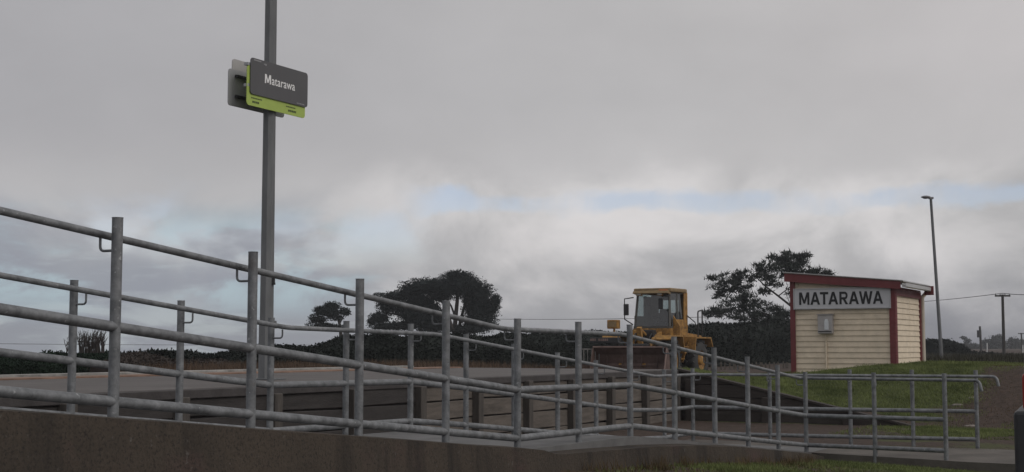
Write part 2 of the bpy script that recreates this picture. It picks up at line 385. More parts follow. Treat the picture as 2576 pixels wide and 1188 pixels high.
def cover(x, y, s, v):
    """share of green grass on the ground: the rest is bare brown earth"""
    nn = n2(x, y, .55); n3 = n2(x, y, 1.6)
    if y > 44: g = .12 + .3 * nn
    elif s >= S_END - .3 and v >= V_PLAT - .5:
        g = 1 - sstep(-5.7, -4.6, v + .5 * nn + .5 * n3)
        if v > -6.8: g *= sstep(26.4, 27.4, s + .6 * nn + .8 * n3)
        g = max(g, .35 * sstep(.1, .5, n3))
    elif s < S_END and v > V_NEAR:
        g = sstep(10.4, 12.0, s + nn * 1.2) * (1 - .85 * sstep(.0, .35, nn + .3 * n3) * (1 - sstep(15.5, 17, s)))
        if s > 20.5: g = .25 + .6 * nn + .4 * n3 + .55 * sstep(23.2, 24.6, s + n3) * (1 - sstep(-5.2, -3.6, v + n3))
    elif v < V_PLAT: g = .35 + .4 * nn
    else: g = .1 * (s > 20) + .6 * sstep(24.6, 25.4, s + n3) * sstep(-6.4, -5.6, v)
    return max(0.0, min(1.0, g))
def axis(lo, hi, step, far_lo, far_hi):
    a = list(np.arange(lo, hi + 1e-6, step)); d = step; q = a[-1]
    while q < far_hi: d *= 1.25; q += d; a.append(q)
    d = step; q = a[0]; b = []
    while q > far_lo: d *= 1.25; q -= d; b.append(q)
    return b[::-1] + a
def make_ground():
    xs = axis(-8, 18, .2, -900, 900); ys = axis(3, 46, .2, -150, 1000)
    nx, ny = len(xs), len(ys); vs = []; col = []
    for y in ys:
        for x in xs:
            z = ground(x, y); s = x * U.x + y * U.y; v = x * V.x + y * V.y
            if abs(x) < 20 and 2 < y < 48: z += .018 * n2(x, y, 1.7) + .01 * n2(x, y, 5)
            vs.append((x, y, z))
            g = cover(x, y, s, v)
            col.append((g, 0, 0, 1))
    fs = [(j * nx + i, j * nx + i + 1, (j + 1) * nx + i + 1, (j + 1) * nx + i) for j in range(ny - 1) for i in range(nx - 1)]
    me = bpy.data.meshes.new('ground'); me.from_pydata(vs, [], fs)
    at_ = me.color_attributes.new('cover', 'FLOAT_COLOR', 'POINT'); at_.data.foreach_set('color', [c for q in col for c in q])
    me.polygons.foreach_set('use_smooth', [True] * len(fs))
    m = bpy.data.materials.new('ground_cover'); m.use_nodes = True; nt = m.node_tree; N = nt.nodes; L = nt.links
    b = N['Principled BSDF']; b.inputs['Roughness'].default_value = .95; b.inputs['Specular IOR Level'].default_value = .15
    tc = N.new('ShaderNodeTexCoord'); vc = N.new('ShaderNodeVertexColor'); vc.layer_name = 'cover'
    sp = N.new('ShaderNodeSeparateColor'); L.new(vc.outputs['Color'], sp.inputs[0])
    def nz(sc, d=6):
        n = N.new('ShaderNodeTexNoise'); n.inputs['Scale'].default_value = sc; n.inputs['Detail'].default_value = d; n.inputs['Roughness'].default_value = .7
        L.new(tc.outputs['Object'], n.inputs['Vector']); return n.outputs['Fac']
    def ramp(f, *st):
        r = N.new('ShaderNodeValToRGB'); L.new(f, r.inputs['Fac']); e = r.color_ramp.elements
        e[0].position, e[0].color = st[0][0], (*st[0][1], 1); e[1].position, e[1].color = st[-1][0], (*st[-1][1], 1)
        for p, c in st[1:-1]: q = e.new(p); q.color = (*c, 1)
        return r.outputs['Color']
    fine, mid = nz(9), nz(1.7)
    grass = ramp(fine, (.3, (.042, .052, .022)), (.55, (.072, .086, .034)), (.75, (.095, .088, .038)))
    dirt = ramp(fine, (.3, (.036, .027, .023)), (.52, (.064, .048, .040)), (.66, (.088, .062, .052)), (.74, (.16, .14, .125)))
    ad = N.new('ShaderNodeMath'); ad.operation = 'ADD'; L.new(sp.outputs[0], ad.inputs[0])
    sb = N.new('ShaderNodeMath'); sb.operation = 'MULTIPLY_ADD'; L.new(fine, sb.inputs[0]); sb.inputs[1].default_value = .9; sb.inputs[2].default_value = -.45
    L.new(sb.outputs[0], ad.inputs[1])
    rr = N.new('ShaderNodeMapRange'); rr.inputs['From Min'].default_value = .3; rr.inputs['From Max'].default_value = .7; L.new(ad.outputs[0], rr.inputs['Value'])
    mx = N.new('ShaderNodeMix'); mx.data_type = 'RGBA'; L.new(rr.outputs[0], mx.inputs['Factor']); L.new(dirt, mx.inputs['A']); L.new(grass, mx.inputs['B'])
    L.new(mx.outputs['Result'], b.inputs['Base Color'])
    bp = N.new('ShaderNodeBump'); bp.inputs['Strength'].default_value = .6; bp.inputs['Distance'].default_value = .04; L.new(fine, bp.inputs['Height']); L.new(bp.outputs[0], b.inputs['Normal'])
    me.materials.append(m)
    o = bpy.data.objects.new('ground', me); C.objects.link(o); o['kind'] = 'structure'
make_ground()

# ------------------------------------------------------------------ ramp, its side wall and the end pad
def deck_n(s): return interp(s, [(2, 1.455), (10.0, .645), (12.36, .622), (18.4, .055), (30, .05)])
def deck_f(s): return interp(s, [(2, 1.42), (9.55, .655), (11.8, .63), (18.1, .06), (30, .055)])
def make_ramp():
    b = MB(); ss_ = [2, 4, 6, 8, 9.55, 10.0, 11.0, 11.8, 12.36, 14, 16, 18.1, 18.4, 19.3]
    n = len(ss_); vs = []
    for s in ss_: vs += [sv(s, V_NEAR + .06, deck_n(s)), sv(s, V_FAR - .12, deck_f(s)), sv(s, V_NEAR + .06, -.4), sv(s, V_FAR - .12, -.4)]
    fs = []
    for i in range(n - 1):
        a, c = i * 4, (i + 1) * 4
        fs += [(a, c, c + 1, a + 1), (a, a + 2, c + 2, c), (a + 1, c + 1, c + 3, a + 3)]
    fs += [(0, 1, 3, 2), (n * 4 - 4, n * 4 - 2, n * 4 - 1, n * 4 - 3)]
    b.add(vs, fs); o = b.build('ramp', M['concrete']); o['kind'] = 'structure'
    # flat concrete path at the foot of the ramp, running towards the road
    b = MB(); q = [(18.42, V_NEAR + .06), (18.10, -3.2), (17.9, 2.5), (19.9, 2.5), (20.55, -3.2), (20.1, V_FAR - .15), (19.35, V_FAR - .15), (19.35, V_NEAR + .06)]
    k = len(q); b.add([sv(s, v, .05 if v < -3.4 else .03) for s, v in q] + [sv(s, v, -.3) for s, v in q], [tuple(range(k))] + [(i, (i + 1) % k, (i + 1) % k + k, i + k) for i in range(k)])
    o = b.build('path', M['pathcon']); o['kind'] = 'structure'
    # brown wall along the near side: its top follows the ramp, a hair above it at the upper flight
    b = MB(); prof = [(1.5, 1.51), (10.0, .66), (10.22, .612), (11.2, .576), (12.36, .54), (13.5, .475), (14.8, .38), (16.2, .25), (17.9, .08), (18.3, .02)]
    vs = []; 
    fine = []
    for i in range(90):
        s = 1.5 + (18.3 - 1.5) * i / 89; fine.append((s, interp(s, prof) + .008 * noise.noise(Vector((s * 1.3, 2, 0)))))
    for s, z in fine:
        off = .012 * noise.noise(Vector((s * .9, 7, 0)))
        vs += [sv(s, V_NEAR + .065, z), sv(s, V_NEAR + .26 + off, z - .012), sv(s, V_NEAR + .33 + off, -.4), sv(s, V_NEAR + .065, -.4)]
    fs = []
    for i in range(89):
        a, c = i * 4, i * 4 + 4
        fs += [(a, a + 1, c + 1, c), (a + 1, a + 2, c + 2, c + 1), (a + 2, a + 3, c + 3, c + 2), (a + 3, a, c, c + 3)]
    fs += [(0, 3, 2, 1), (89 * 4, 89 * 4 + 1, 89 * 4 + 2, 89 * 4 + 3)]
    b.add(vs, fs); o = b.build('retaining_wall', M['browncon'])
    tag(o, 'low brown stained concrete wall along the near side of the ramp', 'wall')
make_ramp()

# ------------------------------------------------------------------ railings
NEARP = [(284, 1055), (630, 1082), (902, 1102), (1121, 1115), (1302, 1130), (1456, 1117), (1586, 1110), (1698, 1110), (1799, 1115), (1883, 1132), (1959, 1130), (2029, 1145)]
FARP = [(179, 1000), (450, 1050), (679, 1060), (869, 1060), (1032, 1060), (1172, 1076), (1293, 1082), (1403, 1098), (1500, 1101), (1588, 1107), (1672, 1100), (1744, 1096)]
TOPN = [(2, 2.455), (10.0, 1.642), (12.36, 1.625), (18.3, 1.058), (40, 1.058)]
TOPF = [(2, 2.43), (9.53, 1.662), (11.9, 1.642), (18.0, 1.07), (40, 1.062)]
OFF_MID, OFF_BOT, OFF_CAP, OFF_BASE = -.503, -.905, .092, -1.03
def smooth_path(pts, r=.25, n=5):
    """round the corners of a polyline"""
    out = [pts[0]]
    for a, p, b in zip(pts, pts[1:], pts[2:]):
        da, db = (a - p), (b - p); k = min(r, da.length * .45, db.length * .45)
        q0, q1 = p + da.normalized() * k, p + db.normalized() * k
        for i in range(n + 1):
            t = i / n; out.append(q0 * (1 - t) ** 2 + p * 2 * t * (1 - t) + q1 * t * t)
    out.append(pts[-1]); return out
def railing(label, plist, extra, vc, top, leg, inward, group, breaks, s0, ext):
    """plist pixel bases of posts along the ramp, extra: s of posts out of the frame, leg: list of (s, v) of end posts, inward: +1 / -1 side of the handrail"""
    pos = [(s, vc) for s in extra] + [(s_on(px, py, vc)[0], vc) for px, py in plist] + leg
    o0 = sv(pos[0][0], pos[0][1], top_at(top, pos[0][0], False) + OFF_BASE)
    root = empty('ramp_railing', o0, label, 'railing', group)
    corner = len(extra) + len(plist) - 1
    rad = .03; pts = []
    for i, (s, v) in enumerate(pos):
        inleg = i > corner
        zt = top_at(top, s, inleg)
        P = sv(s, v, zt); pts.append(P)
        b = MB(); r = rad
        b.tube([P + Vector((0, 0, OFF_BASE - .12)), P + Vector((0, 0, OFF_CAP - .004))], r, 18)
        b.tube([P + Vector((0, 0, OFF_CAP - .004)), P + Vector((0, 0, OFF_CAP))], r + .0015, 18, smooth=False)
        post = b.build('post', M['galv'], root)
        d = (V * inward) if not inleg else (U * inward_leg(inward))
        b = MB(); q = P + d * .025 + Vector((0, 0, -.088)); e = P + d * .125
        b.tube(smooth_path([q, Vector((e.x, e.y, q.z)), Vector((e.x, e.y, P.z - .012))], .03, 4), .0075, 8)
        b.build('bracket', M['galv'], post)
    # lower two rails butt between posts
    for nm, off in (('middle_rail', OFF_MID), ('bottom_rail', OFF_BOT)):
        b = MB()
        def zl(s, inleg): return top_at(top, s, inleg) + off
        a0 = sv(s0, vc, top_at(top, s0, False) + off)
        chain = [a0] + [p + Vector((0, 0, off)) for p in pts]
        for p, q in zip(chain, chain[1:]):
            b.tube([p, q], .0295, 16, cap=True)
        b.build(nm, M['galv'], root)
    # continuous handrail inside the posts
    hp = [sv(s0, vc + inward * .125, top_at(top, s0, False) + .005)]
    for s in breaks: hp.append(sv(s, vc + inward * .125, top_at(top, s, False) + .005))
    sl_, vl_ = leg[-1]; cs, cv = pos[corner]
    off = .125 * inward_leg(inward)
    dirl = (sv(*leg[-1]) - sv(cs, cv)).normalized()
    cz = top_at(top, 30, True) + .005
    c0 = sv(cs + off, vc + inward * .125, cz)
    hp.append(c0)
    e = sv(sl_ + off, vl_, cz); hp += [e + dirl * ext, e + dirl * (ext + .03) + Vector((0, 0, -.14))]
    b = MB(); b.tube(smooth_path(hp, .11, 6), .0215, 14)
    b.build('handrail', M['galv'], root)
    return root
def top_at(top, s, inleg): return interp(30 if inleg else s, top)
def inward_leg(inward): return 1 if inward < 0 else -1
def legpos(px, py, sfun, lo, hi):
    """post of the end leg seen in column px: v where the leg's line meets that column"""
    dx = ray(px, py).x; best = None
    for i in range(2001):
        v = lo + (hi - lo) * i / 2000; p = sv(sfun(v), v)
        e = abs(p.x / p.y - dx)
        if best is None or e < best[0]: best = (e, v)
    return (sfun(best[1]), best[1])
fn = lambda v: 18.40 - .10 * (v - V_NEAR); ff = lambda v: 19.85 + .17 * (v - V_FAR)
leg_n = [legpos(2200, 1053, fn, -5.3, -2.5), legpos(2378, 1056, fn, -5.3, -2.5)]
leg_f = [legpos(p, 1035, ff, -7.5, -2.5) for p in (1937, 2139, 2296, 2457)]
railing('nearer galvanised pipe railing with tall posts, standing in front of its twin', NEARP, [3.05, 4.22], V_NEAR, TOPN, leg_n, -1, 'galvanised railings of the ramp', [10.0, 12.45], 2.0, .42)
railing('farther galvanised pipe railing on the far side of the ramp, seen through the first', FARP, [4.9, 6.07], V_FAR, TOPF, leg_f, 1, 'galvanised railings of the ramp', [9.6, 12.1, 18.05], 3.6, .30)

# ------------------------------------------------------------------ platform, its timber wall, the wing wall
def make_platform():
    b = MB()
    vs = [sv(s, v, z) for z in (Z_PLAT, -.3) for s, v in ((-14, V_PLAT), (S_END, V_PLAT), (S_END, V_PLAT_B), (-14, V_PLAT_B))]
    b.add(vs, [(0, 1, 2, 3), (4, 7, 6, 5), (0, 4, 5, 1), (1, 5, 6, 2), (2, 6, 7, 3), (3, 7, 4, 0)])
    o = b.build('platform', M['asphalt']); o['kind'] = 'structure'
    for v0, v1, m, nm, hz in ((-16.88, -16.55, M['whiteline'], 'edge_coping', .04), (-15.9, -15.3, M['orangeline'], 'tactile_strip', .022)):
        q = MB(); q.box(sv((S_END - 14.3) / 2, (v0 + v1) / 2, Z_PLAT + hz / 2 - .02), (v1 - v0, S_END + 13.6, hz + .04), Matrix.Rotation(-TH, 3, 'Z'), bev=.006)
        q.build(nm, m, o)
    root = empty('timber_retaining_wall', sv(10, V_PLAT + .1, 0), 'timber board wall with posts that holds up the platform behind the ramp', 'wall')
    step = 1.62; s_first = 25.9; n = 18
    cuts = [s_first - step * i for i in range(n)]
    for i, s in enumerate(cuts):
        b = MB(); b.box(sv(s, V_PLAT + .15, .37), (.13, .15, 1.14 + .04 * random.random()), Matrix.Rotation(-TH, 3, 'Z'), bev=.012)
        b.build('post', M['timberpost'], root)
    for i in range(n - 1):
        a, c = cuts[i + 1] + .02, cuts[i] - .02
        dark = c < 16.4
        b = MB(); z = -.12; k = 0
        for h in (.27, .29, .27, .24):
            tilt = random.uniform(-.018, .018); th = .075 + random.uniform(-.014, .014)
            b.box(sv((a + c) / 2, V_PLAT + .05 + th / 2 - .03, z + h / 2), (th, c - a, h - .022), Matrix.Rotation(-TH, 3, 'Z') @ Matrix.Rotation(tilt, 3, 'X'), bev=.01)
            z += h
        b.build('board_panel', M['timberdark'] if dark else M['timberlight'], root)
    # edge beam of the platform slab
    b = MB(); b.box(sv((S_END - 14) / 2, V_PLAT + .05, Z_PLAT - .055), (.16, S_END + 14, .10), Matrix.Rotation(-TH, 3, 'Z'), bev=.01)
    b.build('edge_beam', M['cap'], root)
    # wing wall that turns the corner and slopes down to the ground
    root = empty('wing_wall', sv(S_END, V_PLAT, 0), 'dark timber wing wall sloping down from the platform corner beside the grass bank', 'wall')
    L_ = 5.2; poly = [(0.0, -.3), (L_, -.3), (L_, -.10), (0.0, Z_PLAT + .0)]
    b = MB(); nb = 5
    for i in range(nb):
        z0, z1 = -.3 + 1.3 * i / nb, -.3 + 1.3 * (i + 1) / nb - .012
        xe = lambda z: min(L_, max(.15, (Z_PLAT - z) / (Z_PLAT + .10) * L_))
        b.prism([(0.02, z0), (xe(z0), z0), (xe(z1), z1), (0.02, z1)], sv(S_END - .02 - .012 * (i % 2), V_PLAT), V, Vector((0, 0, 1)), U, -.09, .48)
    b.build('boards', M['wingtimber'], root)
    b = MB(); a = sv(S_END - .05, V_PLAT + .1, Z_PLAT + .0); c = sv(S_END - .05, V_PLAT + L_, -.09)
    d = (c - a); ang = math.atan2(d.z, Vector((d.x, d.y)).length)
    R = Matrix(((V.x, U.x, 0), (V.y, U.y, 0), (0, 0, 1))) @ Matrix.Rotation(-ang, 3, 'Y')
    b.box((a + c) / 2, (d.length, .2, .05), R, bev=.008); b.build('capping', M['wingtimber'], root)
    for t in (.4, 2.0, 3.6):
        b = MB(); h = lerp(Z_PLAT, -.1, t / L_) + .2; b.box(sv(S_END - .2, V_PLAT + t, -.3 + h / 2), (.16, .16, h), Matrix.Rotation(-TH, 3, 'Z'), bev=.01); b.build('post', M['wingtimber'], root)
make_platform()

# ------------------------------------------------------------------ tall lamp post and platform signs
def rrect(w, h, r, n=5):
    out = []
    for cx, cy, a0 in ((w - r, h - r, 0), (r, h - r, 90), (r, r, 180), (w - r, r, 270)):
        for i in range(n + 1):
            t = math.radians(a0 + 90 * i / n); out.append((cx + r * math.cos(t), cy + r * math.sin(t)))
    return out
def text_mesh(txt, size, offset=0.0, extrude=.002, sx=1.0, spacing=1.0):
    c = bpy.data.curves.new('t', 'FONT'); c.body = txt; c.size = size; c.offset = offset; c.extrude = extrude; c.align_x = 'CENTER'; c.align_y = 'CENTER'; c.space_character = spacing
    o = bpy.data.objects.new('t', c); C.objects.link(o)
    dg = bpy.context.evaluated_depsgraph_get(); me = bpy.data.meshes.new_from_object(o.evaluated_get(dg))
    bpy.data.objects.remove(o)
    for q in me.vertices: q.co.x *= sx
    return me
def place_text(name, me, m, O, ex, ey, parent):
    ez = ex.cross(ey)
    vs = [O + ex * q.co.x + ey * q.co.y + ez * q.co.z for q in me.vertices]
    b = MB(); b.add(vs, [tuple(p.vertices) for p in me.polygons]); return b.build(name, m, parent)
def arc(cx, cy, r, a0, a1, n=10): return [(cx + r * math.cos(math.radians(lerp(a0, a1, i / n))), cy + r * math.sin(math.radians(lerp(a0, a1, i / n)))) for i in range(n + 1)]
_AL = [(0, 0), (.375, 1), (.5, 1), (.5, .75), (.385, .405), (.5, .405), (.5, .215), (.315, .215), (.235, 0)]
GLYPH = {'M': (1.06, [[(0, 0), (0, 1), (.27, 1), (.53, .36), (.79, 1), (1.06, 1), (1.06, 0), (.85, 0), (.85, .64), (.62, .10), (.44, .10), (.21, .64), (.21, 0)]]),
         'A': (1.0, [_AL, [(1 - x, y) for x, y in reversed(_AL)]]),
         'T': (.86, [[(0, .81), (0, 1), (.86, 1), (.86, .81), (.54, .81), (.54, 0), (.32, 0), (.32, .81)]]),
         'R': (.88, [[(0, 0), (0, 1), (.22, 1), (.22, 0)], [(.22, 1), (.5, 1)] + arc(.53, .69, .31, 84, -84) + [(.5, .38), (.22, .38), (.22, .56), (.5, .56)] + arc(.52, .69, .13, -84, 84) + [(.5, .82), (.22, .82)], [(.36, .38), (.60, .38), (.88, 0), (.62, 0)]]),
         'W': (1.36, [[(0, 1), (.23, 1), (.39, .34), (.57, 1), (.79, 1), (.97, .34), (1.13, 1), (1.36, 1), (1.08, 0), (.85, 0), (.68, .62), (.51, 0), (.28, 0)]])}
V_POLE = -12.25
def make_pole():
    base = at(668, 953, 19.25); base.z = Z_PLAT; s = base.dot(U)
    base = sv(s, V_POLE, Z_PLAT)
    top = at(682, -40, base.y * 1.0); lean = (at(681, 0, base.y) - at(668, 953, base.y)); lean = Vector((lean.x / lean.z * .55, 0, 1))
    root = empty('lamp_post', base, 'very tall grey steel lamp post carrying the two station signs', 'lamp post')
    b = MB(); b.tube([base + lean * .80, base + lean * 8.2], .09, 8, rads=[.098, .078], smooth=False); b.build('shaft', M['pole'], root)
    b = MB(); b.tube([base, base + lean * .80], .108, 8, smooth=False); b.box(base + lean * .78 + Vector((.1, -.02, 0)), (.07, .14, .11)); b.build('hinged_base', M['pole'], root)
    b = MB(); b.box(base + Vector((0, 0, .012)), (.4, .4, .024), Matrix.Rotation(-TH, 3, 'Z'), bev=.005); b.build('base_plate', M['pole'], root)
    b = MB(); b.box(base + lean * 1.42 + Vector((.1, -.03, 0)), (.03, .05, .12)); b.box(base + lean * 1.36 + Vector((.105, -.04, 0)), (.035, .05, .03)); b.build('conduit_clip', M['loaderdark'], root)
    b = MB(); p = base + lean * 8.2; b.tube([p, p + Vector((0, 0, .12)), p + V * .5 + Vector((0, 0, .2))], .04, 8); b.box(p + V * .75 + Vector((0, 0, .22)), (.6, .22, .09), Matrix.Rotation(-TH - PI / 2 + PI / 2, 3, 'Z'), bev=.02); b.build('lamp_head', M['lamphead'], root)
    return base, lean
PB, PL = make_pole()
def board(root, name, m, vo, pxl, pxr, ytl, ybl, thick=.012, r=.05):
    """rounded board parallel to the platform, its left edge in columns pxl..pxr; returns origin, width, height"""
    dl, dr = ray(pxl, (ytl + ybl) / 2), ray(pxr, (ytl + ybl) / 2)
    sl_, Yl = s_on(pxl, (ytl + ybl) / 2, vo); sr_, Yr = s_on(pxr, (ytl + ybl) / 2, vo)
    zt = EYE + ray(pxl, ytl).z * Yl; zb = EYE + ray(pxl, ybl).z * Yl
    O = sv(sl_, vo, zb); w, h = sr_ - sl_, zt - zb
    b = MB(); b.prism(rrect(w, h, r), O, U, Vector((0, 0, 1)), V, -thick, 0); b.build(name, m, root)
    return O, w, h
def make_signs():
    ps = (PB + PL * 3.7)
    Zu = Vector((0, 0, 1)); vf = V_POLE + .16
    root = empty('station_sign', sv(PB.dot(U), vf, 5.0), 'dark grey station sign with lime green lower strip facing the road, on the tall post', 'sign', 'signs on the tall lamp post')
    O, w, h = board(root, 'name_panel', M['signdark'], vf, 630.6, 774.5, 143.6, 235)
    O2, w2, h2 = board(root, 'green_panel', M['signgreen'], vf - .02, 621.5, 768, 163, 263)
    Tm = text_mesh('atarawa', .18, .0012, .001, .93, 1.02)
    xm = [q.co.x for q in Tm.vertices]; ym = [q.co.y for q in Tm.vertices]; y0 = min(ym); mw = .135; tot = max(xm) - min(xm) + mw + .018
    x0 = w * .50 - tot / 2
    for q in Tm.vertices: q.co.x += x0 + mw + .018 - min(xm); q.co.y += -y0 + h * .385
    lt = place_text('lettering', Tm, M['signtext'], O + V * .003, U, Zu, root)
    b = MB()
    for poly in GLYPH['M'][1]: b.prism([(x0 + px_ / 1.06 * mw, h * .388 + py_ * .132) for px_, py_ in poly], O, U, Zu, V, .001, .004)
    b.build('lettering', M['signtext'], root)
    b = MB()
    for (x, y, ww) in ((.05, .93, .16), (.22, .89, .06), (.24, .87, .03)):
        b.prism([(0, 0), (ww, 0), (ww, .018), (0, .018)], O + U * x * w * 1.0 + Zu * y * h, U, Zu, V, .0, .003)
    for k in range(3):
        b.prism([(0, 0), (.05, 0), (.05, .014), (0, .014)], O + U * (w * .80 + .065 * k) + Zu * .045 * h, U, Zu, V, .0, .003)
    b.build('faint_lettering', M['signtint'], root)
    b = MB(); random.seed(3)
    for x0, y0, n, hh in ((.07, .105, 7, .016), (.09, .045, 4, .028), (.66, .105, 6, .016), (.70, .045, 5, .028)):
        x = x0 * w2
        for k in range(n):
            ww = random.uniform(.02, .036); b.prism([(0, 0), (ww, 0), (ww, hh), (0, hh)], O2 + U * x + Zu * y0, U, Zu, V, .0, .003); x += ww + .009
    b.build('small_lettering', M['signsmall'], root)
    b = MB()
    for zz in (.12, .42): b.box(O + U * w * .42 + Zu * zz + V * -.055, (.07, w * .9, .04), Matrix.Rotation(-TH, 3, 'Z'))
    b.build('bracket', M['signback'], root)
    # sign for the track side, seen from behind
    vb = V_POLE - .16
    root = empty('station_sign', sv(PB.dot(U), vb, 5.0), 'bare grey back of the sign facing the tracks, behind the dark one on the post', 'sign', 'signs on the tall lamp post')
    O, w, h = board(root, 'green_panel', M['signback'], vb, 574.5, 716, 171, 264, .012)
    O2, w2, h2 = board(root, 'name_panel', M['signpale'], vb - .035, 584, 726, 147, 252, .012)
    b = MB()
    for zz in (.14, .43): b.box(O + U * w * .44 + Zu * zz + V * .03, (.045, w * .68, .035), Matrix.Rotation(-TH, 3, 'Z'))
    b.build('bracket', M['loaderdark'], root)
make_signs()

# ------------------------------------------------------------------ station shed
def make_shed():
    Yl = 32.0; d = ray(1990, 820); P0 = Vector((d.x * Yl, Yl, 0)); s0, v0 = P0.dot(U), P0.dot(V)
    s1 = s0; dx = ray(2252, 820).x
    best = min((abs((sv(s0, v0 + t * .01).x / sv(s0, v0 + t * .01).y) - dx), t * .01) for t in range(100, 400)); W = best[1]
    dx = ray(2316, 820).x; best = min((abs((sv(s0 + t * .01, v0 + W).x / sv(s0 + t * .01, v0 + W).y) - dx), t * .01) for t in range(100, 600)); D = best[1]
    zl = EYE + ray(1990, 690).z * sv(s0, v0).y; zr = EYE + ray(2252, 708).z * sv(s0, v0 + W).y
    zb = .6; Zu = Vector((0, 0, 1))
    root = empty('station_shed', sv(s0, v0, .86), 'cream weatherboard station shed with maroon trim and sloping roof', 'shed')
    slope = (zr - zl) / W
    zt = lambda x: zl + slope * x - .16
    # wall core and lapped weatherboards
    b = MB(); O = sv(s0, v0)
    poly = [(.03, zb), (W - .03, zb), (W - .03, zt(W)), (.03, zt(0))]
    b.prism(poly, O, V, Zu, U, .04, D - .04)
    bh = .128; z = zb
    while z < zt(0) - .05:
        zz1 = z + bh
        # front boards
        xa, xb = .09, W - .09
        def lap(O_, ex, ey, x0, x1):
            q = [(0.036, z + .005), (-.004, z), (0.020, zz1 + .004), (0.036, zz1 + .004)]
            A = [O_ + ex * x0 + ey * p[0] + Zu * p[1] for p in q]; B = [O_ + ex * x1 + ey * p[0] + Zu * p[1] for p in q]
            b.add(A + B, [(0, 1, 2, 3), (7, 6, 5, 4), (0, 4, 5, 1), (1, 5, 6, 2), (2, 6, 7, 3), (3, 7, 4, 0)])
        xm = xb
        if zz1 > zt(xb): xm = max(xa + .05, (zl - .16 - zz1) / -slope)
        lap(sv(s0 + .005, v0), V, U, xa, min(xb, xm))
        # side boards face the road
        if zz1 < zt(W) + .03:
            lap(sv(s0, v0 + W - .005), U, -V, .09, D * .58 - .008); lap(sv(s0, v0 + W - .005), U, -V, D * .58 + .008, D - .09)
        z = zz1
    b.build('wall', M['cream'], root)
    # trim: corner boards, fascias
    for x in (0.03, W - .075):
        b = MB(); b.box(sv(s0 - .026, v0 + x + .025, (zb + zt(x)) / 2 + .05), (.14 if x > 1 else .115, .045, zt(x) - zb + .1), Matrix.Rotation(-TH, 3, 'Z'), bev=.004); b.build('corner_board', M['maroon'], root)
    b = MB(); b.box(sv(s0 + D - .04, v0 + W + .004, (zb + zt(W)) / 2), (.045, .10, zt(W) - zb), Matrix.Rotation(-TH, 3, 'Z'), bev=.004); b.build('corner_board', M['maroon'], root)
    b = MB(); b.box(sv(s0 + .06, v0 + W + .004, (zb + zt(W)) / 2), (.045, .12, zt(W) - zb), Matrix.Rotation(-TH, 3, 'Z'), bev=.004); b.build('corner_board', M['maroon'], root)
    b = MB(); x0, x1 = -.10, W + .17
    b.prism([(x0, zl + slope * x0 - .19), (x1, zl + slope * x1 - .17), (x1, zl + slope * x1 + .01), (x0, zl + slope * x0 + .01)], sv(s0 - .16, v0), V, Zu, U, 0, .03); b.build('fascia', M['maroon'], root)
    b = MB(); b.box(sv(s0 + D / 2, v0 + W + .015, zt(W) - .06), (.03, D - .1, .2), Matrix.Rotation(-TH, 3, 'Z')); b.build('eave_board', M['maroon'], root)
    # roof: ribbed iron sheet running past the road-side wall
    b = MB(); xs = x1 + .07; k = 60; A = []
    for i in range(k + 1):
        s = s0 - .2 + (D + .2) * i / k; dz = .012 * math.sin(i * PI / 1.0 + .5 * PI)
        for x in (x0 - .02, xs):
            A.append(sv(s, v0 + x, zl + slope * x + .025 + dz)); A.append(sv(s, v0 + x, zl + slope * x + .012 + dz - .002))
    fs = []
    for i in range(k):
        a, c = 4 * i, 4 * i + 4
        fs += [(a, a + 2, c + 2, c), (a + 1, c + 1, c + 3, a + 3), (a, c, c + 1, a + 1), (a + 2, a + 3, c + 3, c + 2)]
    fs += [(0, 1, 3, 2), (4 * k, 4 * k + 2, 4 * k + 3, 4 * k + 1)]
    b.add(A, fs); b.build('roof', M['iron'], root)
    # gutter along the road-side eave, stopped by a maroon end board
    b = MB(); g0, g1 = s0 - .14, s0 + D - .12; zz = zl + slope * xs - .055
    b.prism([(0, .03), (0, -.05), (.015, -.065), (.08, -.065), (.095, -.05), (.095, .03), (.085, .03), (.085, -.045), (.01, -.045), (.01, .03)], sv(g0, v0 + xs - .04, zz), V, Zu, U, 0, g1 - g0); b.build('gutter', M['iron'], root)
    b = MB(); b.box(sv(g1 + .03, v0 + xs + .0, zz - .045), (.22, .03, .22), Matrix.Rotation(-TH, 3, 'Z')); b.build('barge_end', M['maroon'], root)
    b = MB(); q = sv(s0 + D + .03, v0 + W + .05, 0)
    b.tube([q + Zu * .7, q + Zu * (zz - .2), q + V * .12 + Zu * (zz - .06)], .05, 12); b.build('downpipe', M['downpipe'], root)
    # trim strip where gable wedge meets the name board
    # name board with raised lettering
    nb = empty('name_board', sv(s0 - .06, v0 + W / 2, 2.0), 'long white name board reading MATARAWA across the cream shed front', 'sign')
    Yb = sv(s0, v0 + .1).y
    ztop = EYE + ray(1997, 727).z * Yb; zbot = EYE + ray(1997, 779).z * Yb
    xa, xb = .09, W - .075
    b = MB(); b.prism([(xa + .02, zbot + .02), (xb - .02, zbot + .02), (xb - .02, ztop - .02), (xa + .02, ztop - .02)], sv(s0 - .075, v0), V, Zu, U, 0, .03); b.build('panel', M['boardwhite'], nb)
    b = MB()
    for (p, q, r, t) in ((xa, xb, zbot, zbot + .026), (xa, xb, ztop - .026, ztop), (xa, xa + .026, zbot + .027, ztop - .027), (xb - .026, xb, zbot + .027, ztop - .027)):
        b.prism([(p, r), (q, r), (q, t), (p, t)], sv(s0 - .09, v0), V, Zu, U, 0, .06)
    b.build('frame', M['boardframe'], nb)
    lets = 'MATARAWA'; gaps = {'MA': .10, 'AT': .0, 'TA': .0, 'AR': .13, 'RA': .08, 'AW': .02, 'WA': .02}
    xs_, x = [], 0
